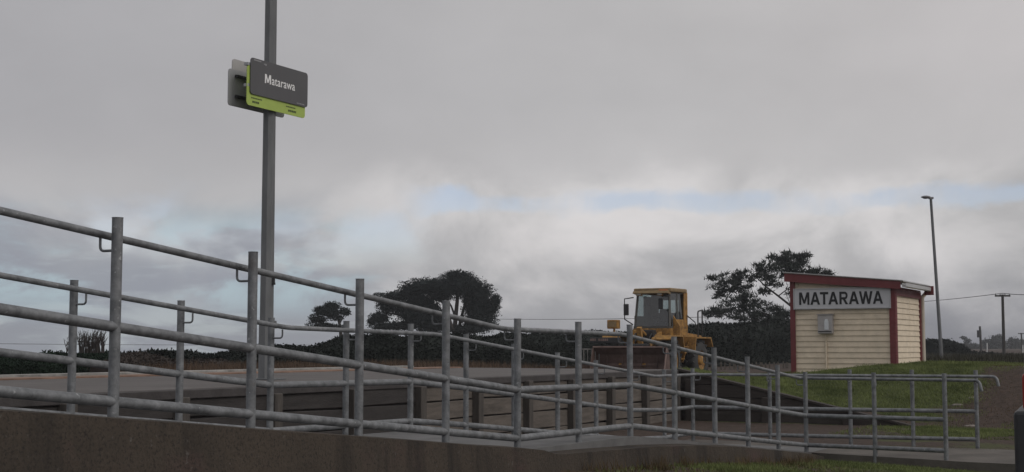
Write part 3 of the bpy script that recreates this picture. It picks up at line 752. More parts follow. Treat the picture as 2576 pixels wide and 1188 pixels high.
    for i, ch in enumerate(lets):
        xs_.append(x); x += GLYPH[ch][0] + (gaps.get(lets[i:i + 2], .1) if i < 7 else 0)
    kx = (xb - xa) * .862 / x; ky = (ztop - zbot) * .60; b = MB()
    for ch, x0 in zip(lets, xs_):
        for poly in GLYPH[ch][1]:
            b.prism([((x0 + px_) * kx, py_ * ky) for px_, py_ in poly], sv(s0 - .0775, v0 + xa + (xb - xa) * .062, zbot + (ztop - zbot) * .215), V, Zu, U, -.004, 0)
    b.build('lettering', M['black'], nb)
    # meter box and conduit
    Yb = sv(s0, v0 + .8).y
    cx = min((abs(sv(s0, v0 + t * .01).x / sv(s0, v0 + t * .01).y - ray(2079, 815).x), t * .01) for t in range(0, 250))[1]
    mb = empty('meter_box', sv(s0 - .1, v0 + cx, 2), 'grey meter box with pale window on the cream shed wall under the name board', 'meter box')
    zc = EYE + ray(2079, 816).z * Yb; hh = 47 / F_PX * Yb; ww = 37 / F_PX * Yb
    b = MB(); b.box(sv(s0 - .075, v0 + cx, zc), (ww, .15, hh), Matrix.Rotation(-TH, 3, 'Z'), bev=.012); b.box(sv(s0 - .085, v0 + cx, zc + hh / 2 + .008), (ww + .03, .18, .014), Matrix.Rotation(-TH, 3, 'Z')); b.build('case', M['meter'], mb)
    b = MB(); b.prism([(-.05, -.13), (.05, -.13), (.05, .06), (.025, .12), (-.025, .12), (-.05, .06)], sv(s0 - .156, v0 + cx + .04, zc), V, Zu, U, -.012, .0); b.build('window', M['meterglass'], mb)
    b = MB(); b.box(sv(s0 - .158, v0 + cx, zc - hh / 2 + .05), (ww * .9, .012, .02), Matrix.Rotation(-TH, 3, 'Z')); b.build('hinge_strip', M['loaderdark'], mb)
    b = MB(); b.tube([sv(s0 - .02, v0 + cx - .02, .8), sv(s0 - .02, v0 + cx - .02, zc - hh / 2 - .22)], .026, 10); b.tube([sv(s0 - .02, v0 + cx - .02, zc - hh / 2 - .22), sv(s0 - .02, v0 + cx - .02, zc - hh / 2)], .012, 8); b.build('conduit', M['cream'], mb)
make_shed()

# ------------------------------------------------------------------ wheel loader
def make_loader():
    Y = 50.0; p = at(1655, 900, Y); zg = .30
    root = empty('wheel_loader', (p.x, p.y, zg), 'orange yellow wheel loader with rusty bucket and glazed cab beyond the platform', 'loader', rz=math.radians(-31))
    def P(b, name, m, par=None): return b.build(name, m, par or root)
    Z = Vector((0, 0, 1)); X = Vector((1, 0, 0)); Yv = Vector((0, 1, 0))
    # wheels
    def wheel(x, y):
        sgn = 1 if x > 0 else -1; R, w = .70, .50
        b = MB(); b.lathe((x, y, R), (sgn, 0, 0), [(.36, -w / 2), (.60, -w / 2), (.68, -w / 2 + .06), (R, -w / 2 + .14), (R, w / 2 - .14), (.68, w / 2 - .06), (.60, w / 2), (.36, w / 2)], 36)
        for k in range(18):
            a = 2 * PI * k / 18
            for side in (-1, 1):
                aa = a + (side > 0) * PI / 18; c = Vector((x + side * .13, y + math.cos(aa) * (R + .015), R + math.sin(aa) * (R + .015)))
                b.box(c, (.26, .06, .10), Matrix.Rotation(aa, 3, 'X') @ Matrix.Rotation(side * .5, 3, 'Y') @ Matrix.Rotation(PI / 2, 3, 'X'))
        t = P(b, 'wheel', M['rubber'])
        b = MB(); b.lathe((x, y, R), (sgn, 0, 0), [(.40, w / 2 - .03), (.375, w / 2 - .02), (.36, w / 2 - .08), (.27, w / 2 - .16), (.2, w / 2 - .16), (.19, w / 2 - .03), (.14, w / 2 + .02), (0, w / 2 + .02)], 28)
        r = b.build('rim', M['yellow'], t)
    for x in (-1.0, 1.0):
        for y in (-1.75, 1.15): wheel(x, y)
    # frames
    b = MB(); b.box((0, -1.6, .95), (.8, 1.9, .7), bev=.04); b.box((0, -1.1, 1.5), (.62, .5, .6), bev=.03); b.box((0, -1.75, .7), (1.5, .3, .3)); P(b, 'front_frame', M['loaderdark'])
    b = MB(); b.box((0, 1.0, 1.0), (.95, 3.0, .6), bev=.05); b.box((0, 1.15, .7), (1.5, .35, .35)); b.box((.62, -.1, .85), (.42, .8, .7), bev=.03); b.box((.62, -.51, 1.0), (.2, .012, .03), m=1); P(b, 'rear_frame', [M['loaderdark'], M['whitepost']])
    b = MB(); b.prism([(.9, 1.2), (2.6, 1.2), (2.6, 1.5), (2.4, 1.62), (.9, 1.72)], (0, 0, 0), Yv, Z, X, -.7, .7); P(b, 'engine_hood', M['yellow'])
    b = MB(); b.tube([(-.3, 1.6, 1.6), (-.3, 1.6, 2.5)], .05, 10); P(b, 'exhaust_pipe', M['loaderdark'])
    # front body under the cab, angular yellow plates
    b = MB(); b.prism([(-.62, 1.25), (.9, 1.25), (.9, 1.86), (-.62, 1.86)], (0, 0, 0), Yv, Z, X, -.70, .80); P(b, 'cab_base', M['yellow'])
    b = MB()
    b.prism([(-.34, .95), (-.20, .95), (.0, 1.86), (-.12, 1.86)], (0, -.9, 0), X, Z, Yv, -.08, .08)
    b.prism([(-.34, .95), (-.20, .95), (.0, 1.86), (-.12, 1.86)], (.34, -.9, 0), X, Z, Yv, -.05, .05)
    b.box((-.42, -.92, 1.68), (.34, .34, .22), bev=.03); b.box((-.6, -1.0, 1.42), (.26, .5, .34), bev=.03); P(b, 'lift_tower', M['yellow'])
    # lift arms with bell crank
    for sx in (-.42, .42):
        b = MB(); b.prism([(-.75, 1.75), (-.55, 1.62), (-1.6, 1.25), (-2.95, .42), (-3.1, .55), (-1.75, 1.5)], (sx, 0, 0), Yv, Z, X, -.06, .06); P(b, 'lift_arm', M['yellow'])
    b = MB(); b.prism([(-1.9, .9), (-1.7, .8), (-2.0, 1.9), (-2.2, 1.85)], (0, 0, 0), Yv, Z, X, -.08, .08); b.tube([(0, -.9, 1.5), (0, -2.05, 1.82)], .07, 10); P(b, 'bell_crank', M['yellow'])
    b = MB()
    for sx in (-.2, .2): b.tube([(sx, -.8, 1.0), (sx, -2.0, 1.1)], .055, 10)
    P(b, 'hydraulic_ram', M['loaderdark'])
    # bucket, mouth towards the front
    prof = [(-3.15, .12), (-4.05, .02), (-4.05, .06), (-3.25, .17), (-3.08, .35), (-3.02, .62), (-3.12, .92), (-3.32, 1.17), (-3.36, 1.14), (-3.19, .90), (-3.10, .62), (-3.14, .38), (-3.28, .22)]
    outer = [(-4.05, .02), (-3.2, .08), (-3.02, .3), (-2.94, .62), (-3.04, .95), (-3.30, 1.20)]
    inner = [(-4.05, .045), (-3.25, .12), (-3.08, .33), (-3.0, .62), (-3.10, .92), (-3.34, 1.165)]
    hw = 1.30
    b = MB(); n = len(outer)
    vs = [Vector((x, y, z)) for x in (-hw, hw) for (y, z) in outer + inner]
    fs = []
    for i in range(n - 1):
        fs += [(i, i + 1, 2 * n + i + 1, 2 * n + i), (n + i, 3 * n + i, 3 * n + i + 1, n + i + 1)]
    fs += [(0, 2 * n, 3 * n, n), (n - 1, 2 * n - 1, 4 * n - 1, 3 * n - 1)]
    b.add(vs, fs)
    side = [(-3.95, .03), (-3.2, .08), (-3.02, .3), (-2.94, .62), (-3.04, .95), (-3.30, 1.20), (-3.42, 1.1)]
    for x in (-hw - .03, hw): b.prism(side, (x, 0, 0), Yv, Z, X, 0, .03)
    for x in (-.9, -.35, .35, .9): b.box((x, -3.06, .62), (.03, .05, .7))
    bk = P(b, 'bucket', M['rust'])
    b = MB(); b.box((0, -4.06, .035), (2 * hw + .1, .14, .035)); b.box((0, -3.34, 1.19), (2 * hw + .06, .05, .05)); b.prism([(-3.97, .03), (-3.90, .03), (-3.38, 1.1), (-3.45, 1.12)], (hw + .031, 0, 0), Yv, Z, X, 0, .02); b.build('cutting_edge', M['bladeedge'], bk)
    b = MB(); b.box((-.15, -3.12, .36), (1.9, .03, .10)); b.box((-.15, -3.10, .55), (1.9, .02, .03)); b.build('wear_strip', M['rust'], bk)
    # cab: four posts, roof, panes
    z0, z1 = 1.86, 3.18; cx0, cx1, cy0, cy1 = -.70, .80, -.62, .85
    tx0, tx1, ty0 = -.62, .74, -.50
    cab = None
    b = MB()
    for (xa, ya, xb, yb) in ((cx0 + .05, cy0 + .05, tx0 + .05, ty0 + .05), (cx1 - .05, cy0 + .05, tx1 - .05, ty0 + .05), (cx0 + .05, cy1 - .05, tx0 + .05, cy1 - .05), (cx1 - .05, cy1 - .05, tx1 - .05, cy1 - .05), (cx1 - .05, .12, tx1 - .05, .14)):
        b.tube([(xa, ya, z0), (xb, yb, z1)], .05, 4, smooth=False)
    b.box((.05, cy0 + .05, z0 + .04), (1.4, .09, .08)); b.box((.05, cy1 - .05, z0 + .3), (1.4, .09, .6)); b.box((cx0 + .05, .1, z0 + .04), (.09, 1.4, .08)); b.box((cx1 - .05, .1, z0 + .04), (.09, 1.4, .08))
    b.box((.05, cy1 - .05, z1 - .12), (1.3, .07, .26)); b.box((-.47, cy1 - .05, z0 + .95), (.28, .07, 1.0)); b.box((.60, cy1 - .05, z0 + .95), (.2, .07, 1.0))
    b.box((cx0 + .06, .52, z0 + .62), (.06, .62, 1.16)); b.box((cx0 + .05, -.15, z0 + .25), (.06, .8, .42)); b.box((.05, .1, z1 - .03), (1.34, 1.3, .04))
    cab = P(b, 'cab', M['cabgrey'])
    b = MB(); b.box((.06, .15, z1 + .075), (1.5, 1.5, .15), bev=.045); b.prism([(-.78, 3.14), (-.5, 3.10), (-.5, 3.26), (-.72, 3.22)], (0, 0, 0), Yv, Z, X, -.64, .76); b.build('roof', M['roofyellow'], cab)
    b = MB(); b.box((cx1 - .03, .74, 2.5), (.05, .24, 1.35), bev=.01); b.box((.76, .86, 2.45), (.09, .10, 1.5)); b.box((cx1 - .02, .16, 2.02), (.05, .9, .34), bev=.01); b.build('pillar_panel', M['yellow'], cab)
    def pane(q, name='windscreen'):
        b = MB(); b.add(q, [(0, 1, 2, 3)]); b.build(name, M['glass'], cab, fix=False)
    pane([(cx0 + .1, cy0 + .03, z0 + .08), (cx1 - .1, cy0 + .03, z0 + .08), (tx1 - .1, ty0 + .03, z1 - .01), (tx0 + .1, ty0 + .03, z1 - .01)])
    pane([(tx0 + .12, cy1 - .04, z0 + .62), (tx1 - .12, cy1 - .04, z0 + .62), (tx1 - .12, cy1 - .04, z1 - .05), (tx0 + .12, cy1 - .04, z1 - .05)], 'rear_window')
    pane([(cx0 + .04, cy0 + .12, z0 + .1), (cx0 + .04, cy1 - .12, z0 + .1), (tx0 + .04, cy1 - .12, z1 - .02), (tx0 + .04, ty0 + .1, z1 - .02)], 'side_window')
    pane([(cx1 - .03, cy0 + .12, z0 + .1), (cx1 - .03, .6, z0 + .1), (tx1 - .03, .6, z1 - .02), (tx1 - .03, ty0 + .1, z1 - .02)], 'side_window')
    b = MB(); b.box((.08, .25, 2.0), (.5, .5, .16), bev=.05); b.box((.08, .52, 2.32), (.46, .12, .55), bev=.05); b.build('operator_seat', M['seat'], cab)
    b = MB(); b.tube([(.05, -.35, 1.95), (.05, -.2, 2.2)], .035, 8); b.lathe((.05, -.19, 2.22), (0, .5, .8), [(.17, -.015), (.185, 0), (.17, .015), (.155, 0), (.17, -.015)], 20); b.build('steering_wheel', M['seat'], cab)
    for x in (-.42, .42): 
        b = MB(); b.box((x, -.66, 3.12), (.24, .10, .14), bev=.02); lo = b.build('work_light', M['yellow'], cab)
        b = MB(); b.box((x, -.716, 3.12), (.18, .012, .10)); b.build('lens', M['lamp'], lo)
    b = MB(); b.box((.52, -.62, 3.24), (.34, .08, .06), bev=.015); b.build('beacon', M['beacon'], cab)
    # mirrors
    b = MB(); b.tube([(-.68, -.6, 3.0), (-.98, -.75, 2.95), (-.98, -.75, 2.2), (-.70, -.62, 2.0)], .022, 8); b.box((-.90, -.78, 2.55), (.2, .06, .42), bev=.02); P(b, 'mirror', M['loaderdark'])
    b = MB(); b.tube([(.78, -.6, 3.05), (.62, -.85, 3.0)], .018, 8); b.box((.55, -.9, 2.75), (.18, .06, .40), bev=.02); P(b, 'mirror', M['loaderdark'])
    # fenders, left and right, and the steps
    for sx in (-1, 1):
        b = MB(); b.prism([(-2.35, 1.45), (-2.2, 1.60), (-.95, 1.60), (-.7, 1.0), (-.74, .95), (-1.0, 1.55), (-2.18, 1.55), (-2.32, 1.42)], (sx * 1.0, 0, 0), Yv, Z, X, -.32, .32); P(b, 'front_fender', M['yellow'])
        b = MB(); b.prism([(.35, 1.0), (.5, 1.55), (1.9, 1.55), (2.1, 1.2), (2.06, 1.18), (1.87, 1.5), (.53, 1.5), (.4, 1.0)], (sx * 1.0, 0, 0), Yv, Z, X, -.32, .32); P(b, 'rear_fender', M['yellow'])
    b = MB(); b.prism([(0, .0), (.1, 0), (.34, .75), (.24, .75)], (.82, -.35, .62), X, Z, Yv, 0, .05); b.prism([(0, .0), (.1, 0), (.34, .75), (.24, .75)], (.82, .15, .62), X, Z, Yv, 0, .05)
    for k in range(3): b.box((.92 + .085 * k, -.08, .75 + .22 * k), (.16, .5, .03))
    b.box((1.02, -.1, 1.58), (.48, .7, .06)); b.prism([(0, 0), (.26, 0), (.26, .35), (0, .75)], (.80, -.38, 1.58), X, Z, Yv, 0, .04); P(b, 'steps', M['yellow'])
    b = MB(); b.tube(smooth_path([Vector((1.2, .95, 1.55)), Vector((1.2, .95, 2.50)), Vector((1.2, 1.35, 2.55)), Vector((1.2, 1.35, 1.55))], .08, 4), .028, 8); b.tube([(.80, .86, 2.35), (1.1, .9, 2.1), (1.18, .95, 1.75)], .02, 8); P(b, 'handrail', M['loaderdark'])
    # head lamp box and its guard on the right-hand side (viewer's left)
    b = MB(); b.box((-1.12, -1.5, 2.0), (.42, .3, .32), bev=.03); b.tube([(-1.1, -1.5, 1.6), (-1.1, -1.5, 1.9)], .04, 8); hl = P(b, 'headlight', M['yellow'])
    b = MB(); b.box((-1.12, -1.655, 2.0), (.3, .012, .2)); b.build('lens', M['roofyellow'], hl)
    # hoses and grime bars on the front frame
    for k, sx in enumerate((-.28, -.18, .2, .3)):
        b = MB(); b.tube(smooth_path([Vector((sx, -.75, 1.35)), Vector((sx * 1.3, -1.2, 1.75)), Vector((sx * 1.2, -1.9, 1.35))], .4, 6), .022, 6); P(b, 'hydraulic_hose', M['loaderdark'])
    # dark counter beam with the worn yellow lettering left of the bucket top
    b = MB(); b.box((-1.1, -2.6, 1.42), (1.1, .2, .2), bev=.02); bm_ = P(b, 'attachment_beam', M['loaderdark'])
    b = MB(); x = -1.6
    for ww in (.05, .05, .05, .0, .05, .05, .06, .05, .05):
        if ww: b.box((x, -2.702, 1.44), (ww, .006, .08))
        x += .075
    b.build('worn_lettering', M['bladeedge'], bm_)
    # the front half is steered back towards the camera
    R = Matrix.Translation((0, -.7, 0)) @ Matrix.Rotation(math.radians(10), 4, 'Z') @ Matrix.Translation((0, .7, 0))
    for ch in root.children:
        front = ch.name.split('.')[0] in ('front_frame', 'lift_tower', 'lift_arm', 'bell_crank', 'hydraulic_ram', 'hydraulic_hose', 'bucket', 'front_fender', 'headlight', 'attachment_beam') or (ch.name.startswith('wheel') and ch.data.vertices[0].co.y < 0)
        if front:
            for o in [ch] + list(ch.children): o.data.transform(R)
make_loader()
def make_fork():
    """steel grid attachment standing left of the bucket"""
    p = at(1488, 900, 47.5); root = empty('pallet_fork', (p.x, p.y, .42), 'steel grid attachment with upright bars left of the rusty bucket', 'attachment')
    c = Vector((p.x, p.y, .45)); b = MB(); R = Matrix.Rotation(.25, 3, 'Z')
    for k in range(5): b.box(c + R @ Vector((-.28 + .14 * k, 0, .68)), (.03, .04, .5))
    b.box(c + R @ Vector((0, 0, .96)), (.64, .05, .05)); b.build('grid', M['forkgrey'], root)
    b = MB(); b.box(c + R @ Vector((.05, 0, .35)), (.75, .12, .16), bev=.02); b.box(c + R @ Vector((-.2, 0, .15)), (.1, .1, .4)); b.box(c + R @ Vector((.3, 0, .15)), (.1, .1, .4)); b.build('base_beam', M['rust'], root)
make_fork()

# ------------------------------------------------------------------ vegetation
def leaf_mesh(name, m, centers, sizes, parent=None, aspect=.6, tri=True, updir=0.0):
    """many small separate leaf-sized faces"""
    n = len(centers); c = np.asarray(centers, float); sz = np.asarray(sizes, float)[:, None]
    a = RNG.normal(size=(n, 3)); a[:, 2] += updir; a /= np.linalg.norm(a, axis=1)[:, None]
    b = RNG.normal(size=(n, 3)); b -= a * (a * b).sum(1)[:, None]; b /= np.linalg.norm(b, axis=1)[:, None]
    v = np.empty((n, 3, 3)); v[:, 0] = c + a * sz; v[:, 1] = c - a * sz * .5 + b * sz * aspect; v[:, 2] = c - a * sz * .5 - b * sz * aspect
    me = bpy.data.meshes.new(name); me.vertices.add(n * 3); me.vertices.foreach_set('co', v.ravel())
    me.loops.add(n * 3); me.loops.foreach_set('vertex_index', np.arange(n * 3)); me.polygons.add(n)
    me.polygons.foreach_set('loop_start', np.arange(0, n * 3, 3)); me.polygons.foreach_set('loop_total', np.full(n, 3))
    me.update(calc_edges=True); me.validate(); me.materials.append(m)
    o = bpy.data.objects.new(name, me); C.objects.link(o)
    if parent is not None:
        o.parent = parent; o.matrix_parent_inverse = Matrix.Translation(-parent.location) if parent.type == 'EMPTY' else Matrix.Identity(4)
    return o
def ell_points(px, py, rx, ry, Y, n, shell=.5, depth=None):
    c = np.array(at(px, py, Y)); k = Y / F_PX
    d = RNG.normal(size=(n, 3)); d /= np.linalg.norm(d, axis=1)[:, None]
    r = (shell + (1 - shell) * RNG.random(n)) ** (.6)
    rad = np.array([rx * k, (depth or max(rx * .8, ry)) * k, ry * k])
    # lumpy surface
    lump = 1 + .16 * np.sin(d[:, 0] * 9 + px) * np.sin(d[:, 2] * 11 + py) + .10 * np.sin(d[:, 1] * 15 + px * 2)
    return c + d * r[:, None] * lump[:, None] * rad
def limb(b, pts, Y, r0, r1, wig=.0):
    P = [at(x, y, Y + dz) for x, y, dz in pts]; n = len(P)
    b.tube(P, r0, 8, rads=[lerp(r0, r1, i / (n - 1)) for i in range(n)])
def tree(name, label, Y, clumps, limbs, base, leaf=3.2, m='leafdark', group=None, per=1.0, aspect=.6, mtrunk='bark', shell=.35, core=.64):
    B = at(base[0], base[1], Y); root = empty(name, B, label, 'tree', group)
    b = MB()
    for pts, r0, r1 in limbs: limb(b, pts, Y, r0 * Y / F_PX, r1 * Y / F_PX)
    b.build('trunk', M[mtrunk], root)
    cs, ss_ = [], []
    for (x, y, rx, ry) in clumps:
        n = int(per * 9.0 * rx * ry / leaf ** 2 * .95 + 20)
        cs.append(ell_points(x, y, rx, ry, Y, n, shell)); ss_.append(RNG.uniform(.6, 1.25, n) * leaf * Y / F_PX)
    cr_ = leaf_mesh('crown', M[m], np.concatenate(cs), np.concatenate(ss_), root, aspect)
    # dense inner growth of each bough
    b = MB(); k = Y / F_PX
    for (x, y, rx, ry) in clumps:
        if min(rx, ry) < 9: continue
        c = at(x, y, Y); bm = bmesh.new(); bmesh.ops.create_icosphere(bm, subdivisions=3, radius=1)
        for q in bm.verts:
            f = core * (1 + .45 * noise.noise(q.co * 2.3 + Vector((x * .1, y * .1, 0))) + .25 * noise.noise(q.co * 5 + Vector((x, y, 0)))); q.co = Vector((q.co.x * rx * k * f, q.co.y * max(rx * .8, ry) * k * f, q.co.z * ry * k * f))
        bm.verts.index_update(); b.add([c + q.co for q in bm.verts], [[q.index for q in f.verts] for f in bm.faces]); bm.free()
    if b.v:
        ob = b.build('inner_growth', M[m], root)
    return root
BIG = [(1150, 718, 62, 36), (1080, 722, 78, 24), (1035, 735, 40, 20), (1205, 740, 40, 36), (1150, 695, 40, 16), (1235, 772, 26, 24), (1215, 800, 40, 20), (1225, 820, 32, 12),
       (985, 770, 42, 24), (1000, 745, 45, 14), (952, 742, 16, 6), (955, 800, 30, 18), (935, 810, 12, 10), (1040, 790, 44, 40), (1050, 760, 40, 26), (1085, 785, 26, 40), (1010, 820, 50, 14), (1090, 820, 40, 22), (1105, 745, 35, 16), (1180, 755, 22, 14), (1248, 755, 14, 18), (1186, 815, 24, 14), (1130, 825, 40, 10), (965, 822, 40, 10), (1200, 782, 40, 34), (1098, 800, 34, 28), (1070, 800, 50, 34), (1180, 830, 60, 12), (1175, 722, 40, 30)]
tree('macrocarpa_tree', 'broad dark umbrella crowned tree, biggest of those behind the hedge', 140, BIG,
     [([(1142, 850, 0), (1146, 800, 0), (1150, 760, 0), (1152, 725, 0)], 6, 4), ([(1150, 850, 1), (1158, 810, 1), (1168, 770, 1), (1180, 740, 0)], 5, 2.5), ([(1140, 830, -1), (1128, 795, -1), (1115, 765, 0), (1095, 735, 0)], 4, 2),
      ([(1060, 850, 0), (1055, 810, 0), (1040, 770, 0), (1010, 750, 0)], 5, 2), ([(1168, 775, 1), (1200, 755, 1), (1225, 745, 0)], 2.5, 1.5), ([(1040, 800, 0), (990, 790, 0), (960, 785, 0)], 3, 1.5), ([(1146, 800, 0), (1135, 770, 0), (1120, 745, 0)], 3, 1.5)],
     (1140, 885), leaf=2.3, group='trees behind the hedge', per=1.5, shell=.45)
SMALL = [(827, 785, 40, 18), (835, 770, 24, 12), (868, 785, 16, 12), (805, 778, 18, 9), (800, 805, 26, 9), (785, 818, 18, 8), (815, 820, 28, 9), (850, 822, 20, 7), (790, 796, 14, 6), (845, 800, 22, 8)]
tree('macrocarpa_tree', 'small windswept dark tree at the left of the broad umbrella crowned one', 130, SMALL,
     [([(858, 860, 0), (857, 830, 0), (852, 805, 0), (842, 785, 0)], 5, 2.5), ([(855, 825, 0), (830, 815, 0), (800, 812, 0)], 2.5, 1.2), ([(854, 815, 0), (862, 800, 0), (868, 790, 0)], 2, 1.2)],
     (858, 885), leaf=2.2, group='trees behind the hedge', per=1.5, shell=.45)
def pine():
    Y = 100; random.seed(21)
    B = at(2000, 880, Y); root = empty('pine_tree', B, 'tall open crowned pine with bare limbs rising behind the shed', 'tree', 'trees behind the hedge')
    b = MB(); LM = [([(2010, 900, 0), (2000, 860, 0), (1985, 830, 0), (1960, 800, 0)], 9, 5), ([(1985, 830, 0), (1945, 822, 0), (1905, 805, 0), (1872, 780, 0)], 5, 2), ([(2020, 850, 0), (2010, 800, 0), (1990, 770, 0), (1958, 745, 0), (1925, 720, 0), (1905, 700, 0)], 7, 2.2),
        ([(2010, 800, 0), (2015, 740, 0), (2010, 690, 0), (1985, 655, 0)], 6, 2), ([(1872, 800, 0), (1868, 760, 0), (1855, 730, 0), (1850, 705, 0)], 3.5, 1.5), ([(1905, 805, 0), (1850, 800, 0), (1810, 790, 0), (1785, 775, 0)], 2.5, 1),
        ([(1958, 745, 0), (1990, 720, 0), (2000, 690, 0)], 2.5, 1.2), ([(1925, 720, 0), (1930, 690, 0), (1965, 680, 0)], 2, 1), ([(2015, 740, 0), (2040, 700, 0), (2065, 690, 0)], 3, 1.2), ([(1960, 800, 0), (1925, 790, 0), (1905, 780, 0)], 3, 1.2), ([(1855, 740, 0), (1825, 720, 0), (1795, 712, 0)], 2, .8), ([(1990, 770, 0), (1975, 735, 0), (1983, 715, 0)], 1.6, .7)]
    for pts, r0, r1 in LM: limb(b, pts, Y, r0 * .6 * Y / F_PX, r1 * .6 * Y / F_PX)
    b.build('trunk', M['bark'], root)
    # foliage tufts: each a burst of needle sprays
    fields = [(1845, 712, 48, 26, 40), (1868, 700, 26, 20, 18), (1825, 722, 40, 14, 16), (1790, 700, 10, 8, 6), (1850, 740, 40, 14, 16), (1810, 745, 16, 10, 8), (1850, 770, 45, 18, 34), (1800, 790, 28, 10, 14), (1790, 782, 14, 6, 7), (1880, 760, 30, 22, 20), (1915, 770, 30, 14, 14), (1875, 795, 45, 14, 26), (1940, 790, 40, 22, 36), (1975, 805, 30, 26, 30), (1920, 810, 40, 10, 16),
              (1955, 675, 44, 28, 44), (1990, 660, 38, 24, 40), (2010, 680, 36, 24, 34), (1920, 690, 22, 14, 14), (1905, 672, 10, 10, 6), (1960, 650, 30, 10, 12), (2025, 655, 14, 20, 12), (1945, 710, 28, 12, 12), (2055, 690, 36, 14, 22), (2085, 690, 12, 8, 6), (1985, 740, 12, 14, 6), (1925, 735, 14, 8, 7), (2030, 760, 30, 40, 20)]
    cs, ax, sz = [], [], []
    for x, y, rx, ry, n in fields:
        for k in range(int(n * 1.15)):
            a = random.uniform(0, 2 * PI); r = math.sqrt(random.random())
            c = np.array(at(x + rx * r * math.cos(a), y + ry * r * math.sin(a), Y + random.gauss(0, rx * .55) * Y / F_PX * 1.0))
            t = random.uniform(.75, 1.3)
            d = RNG.normal(size=(20, 3)); d[:, 2] += .7; d /= np.linalg.norm(d, axis=1)[:, None]
            cs.append(c + d * .10 * t + RNG.normal(size=(20, 3)) * np.array([.16, .16, .05])); ax.append(d); sz.append(RNG.uniform(.12, .27, 20) * t)
    c = np.concatenate(cs); d = np.concatenate(ax); s = np.concatenate(sz)[:, None]; n = len(c)
    bb = RNG.normal(size=(n, 3)); bb -= d * (d * bb).sum(1)[:, None]; bb /= np.linalg.norm(bb, axis=1)[:, None]
    v = np.empty((n, 3, 3)); v[:, 0] = c + d * s; v[:, 1] = c - d * s * .6 + bb * s * .20; v[:, 2] = c - d * s * .6 - bb * s * .20
    me = bpy.data.meshes.new('crown'); me.vertices.add(n * 3); me.vertices.foreach_set('co', v.ravel()); me.loops.add(n * 3); me.loops.foreach_set('vertex_index', np.arange(n * 3)); me.polygons.add(n)
    me.polygons.foreach_set('loop_start', np.arange(0, n * 3, 3)); me.polygons.foreach_set('loop_total', np.full(n, 3)); me.update(calc_edges=True); me.materials.append(M['leafpine'])
    o = bpy.data.objects.new('crown', me); C.objects.link(o); o.parent = root; o.matrix_parent_inverse = Matrix.Translation(-root.location)
pine()

def hedge(label, tops, Yfun, thick, m, leaf, per, zbase, group='hedges beyond the tracks', cat='hedge', name='hedge'):
    """tops: (px, py of the top edge); Yfun(px): distance; a solid dark heart under a shell of small leaves"""
    x0, x1 = tops[0][0], tops[-1][0]; n = max(24, int((x1 - x0) / 6)); cs = []; b = MB(); vs = []
    P = []
    for i in range(n + 1):
        px = x0 + (x1 - x0) * i / n; Y = Yfun(px); P.append((at(px, interp(px, tops), Y), Y, px))
    O = Vector((P[0][0].x, P[0][0].y, zbase)); o = None
    for i, (p, Y, px) in enumerate(P):
        q = P[min(i + 1, n)][0] - P[max(i - 1, 0)][0]; q.z = 0; q.normalize(); nn = Vector((q.y, -q.x, 0))
        if nn.y > 0: nn = -nn
        top = p.z - .12 - .34 * abs(noise.noise(Vector((p.x * .5, p.y * .5, 1)))) - .12 * abs(noise.noise(Vector((p.x * 1.7, p.y * 1.7, 5))))
        f = .18 * noise.noise(Vector((p.x * .5, p.y * .5, 4)))
        vs += [Vector((p.x, p.y, zbase)) + nn * (thick * .5 + f), Vector((p.x, p.y, lerp(zbase, top, .75))) + nn * (thick * .5 + f - .05), Vector((p.x, p.y, top)) + nn * thick * .2, Vector((p.x, p.y, top)) - nn * thick * .2, Vector((p.x, p.y, lerp(zbase, top, .75))) - nn * thick * .5, Vector((p.x, p.y, zbase)) - nn * thick * .5]
    fs = [(6 * i + j, 6 * i + j + 1, 6 * i + 7 + j, 6 * i + 6 + j) for i in range(n) for j in range(5)] + [tuple(range(6)), tuple(6 * n + j for j in range(6))]
    tot = []
    V6 = np.array([tuple(q) for q in vs]).reshape(n + 1, 6, 3)
    length = sum((P[i + 1][0] - P[i][0]).length for i in range(n)); Ymean = sum(p[1] for p in P) / (n + 1)
    kk = leaf * Ymean / F_PX
    area = length * 4.0; N = int(per * area / (kk * kk) * .9)
    i = RNG.integers(0, n, N); j = RNG.choice(5, N, p=[.42, .2, .22, .08, .08]); s, t = RNG.random(N)[:, None], RNG.random(N)[:, None]
    c = (V6[i, j] * (1 - s) + V6[i + 1, j] * s) * (1 - t) + (V6[i, j + 1] * (1 - s) + V6[i + 1, j + 1] * s) * t
    c += RNG.normal(size=(N, 3)) * np.array([.7, .7, .55]) * kk * 1.1
    up = RNG.random(N) < .05; c[up, 2] += RNG.uniform(0, kk * 1.0, up.sum())
    c[:, 2] = np.maximum(c[:, 2], zbase)
    root = empty(name, O, label, cat, group)
    b.add(vs, fs); b.build('inner_growth', M[m], root)
    leaf_mesh('foliage', M[m], c, RNG.uniform(.6, 1.3, N) * kk, root)
def Yh(vv):
    def f(px):
        dx = ray(px, 860).x; return min(160, vv / (V.x * dx + V.y))
    return f
hedge('low green clipped hedge along the tracks at the far left', [(-140, 884), (0, 881), (90, 877), (175, 874), (290, 873)], Yh(-28), 1.4, 'leafgreen', 4.2, 1.3, .5)
hedge('long dark hedge along the tracks, tapering down to the left below the trees', [(300, 876), (420, 873), (560, 868), (660, 861), (760, 853), (830, 846), (880, 836), (950, 832), (1270, 832), (1330, 829), (1420, 832), (1500, 826), (1585, 829), (1640, 822)], Yh(-28), 2.0, 'leafhedge', 4.2, 1.3, .2)
hedge('tall dark hedge between the loader and the shed', [(1655, 822), (1720, 818), (1765, 812), (1785, 806), (1830, 812), (1880, 806), (1930, 802), (2010, 803), (2080, 800)], lambda px: lerp(66, 92, (px - 1655) / 425), 2.6, 'leafhedge', 4.2, 1.3, .1)
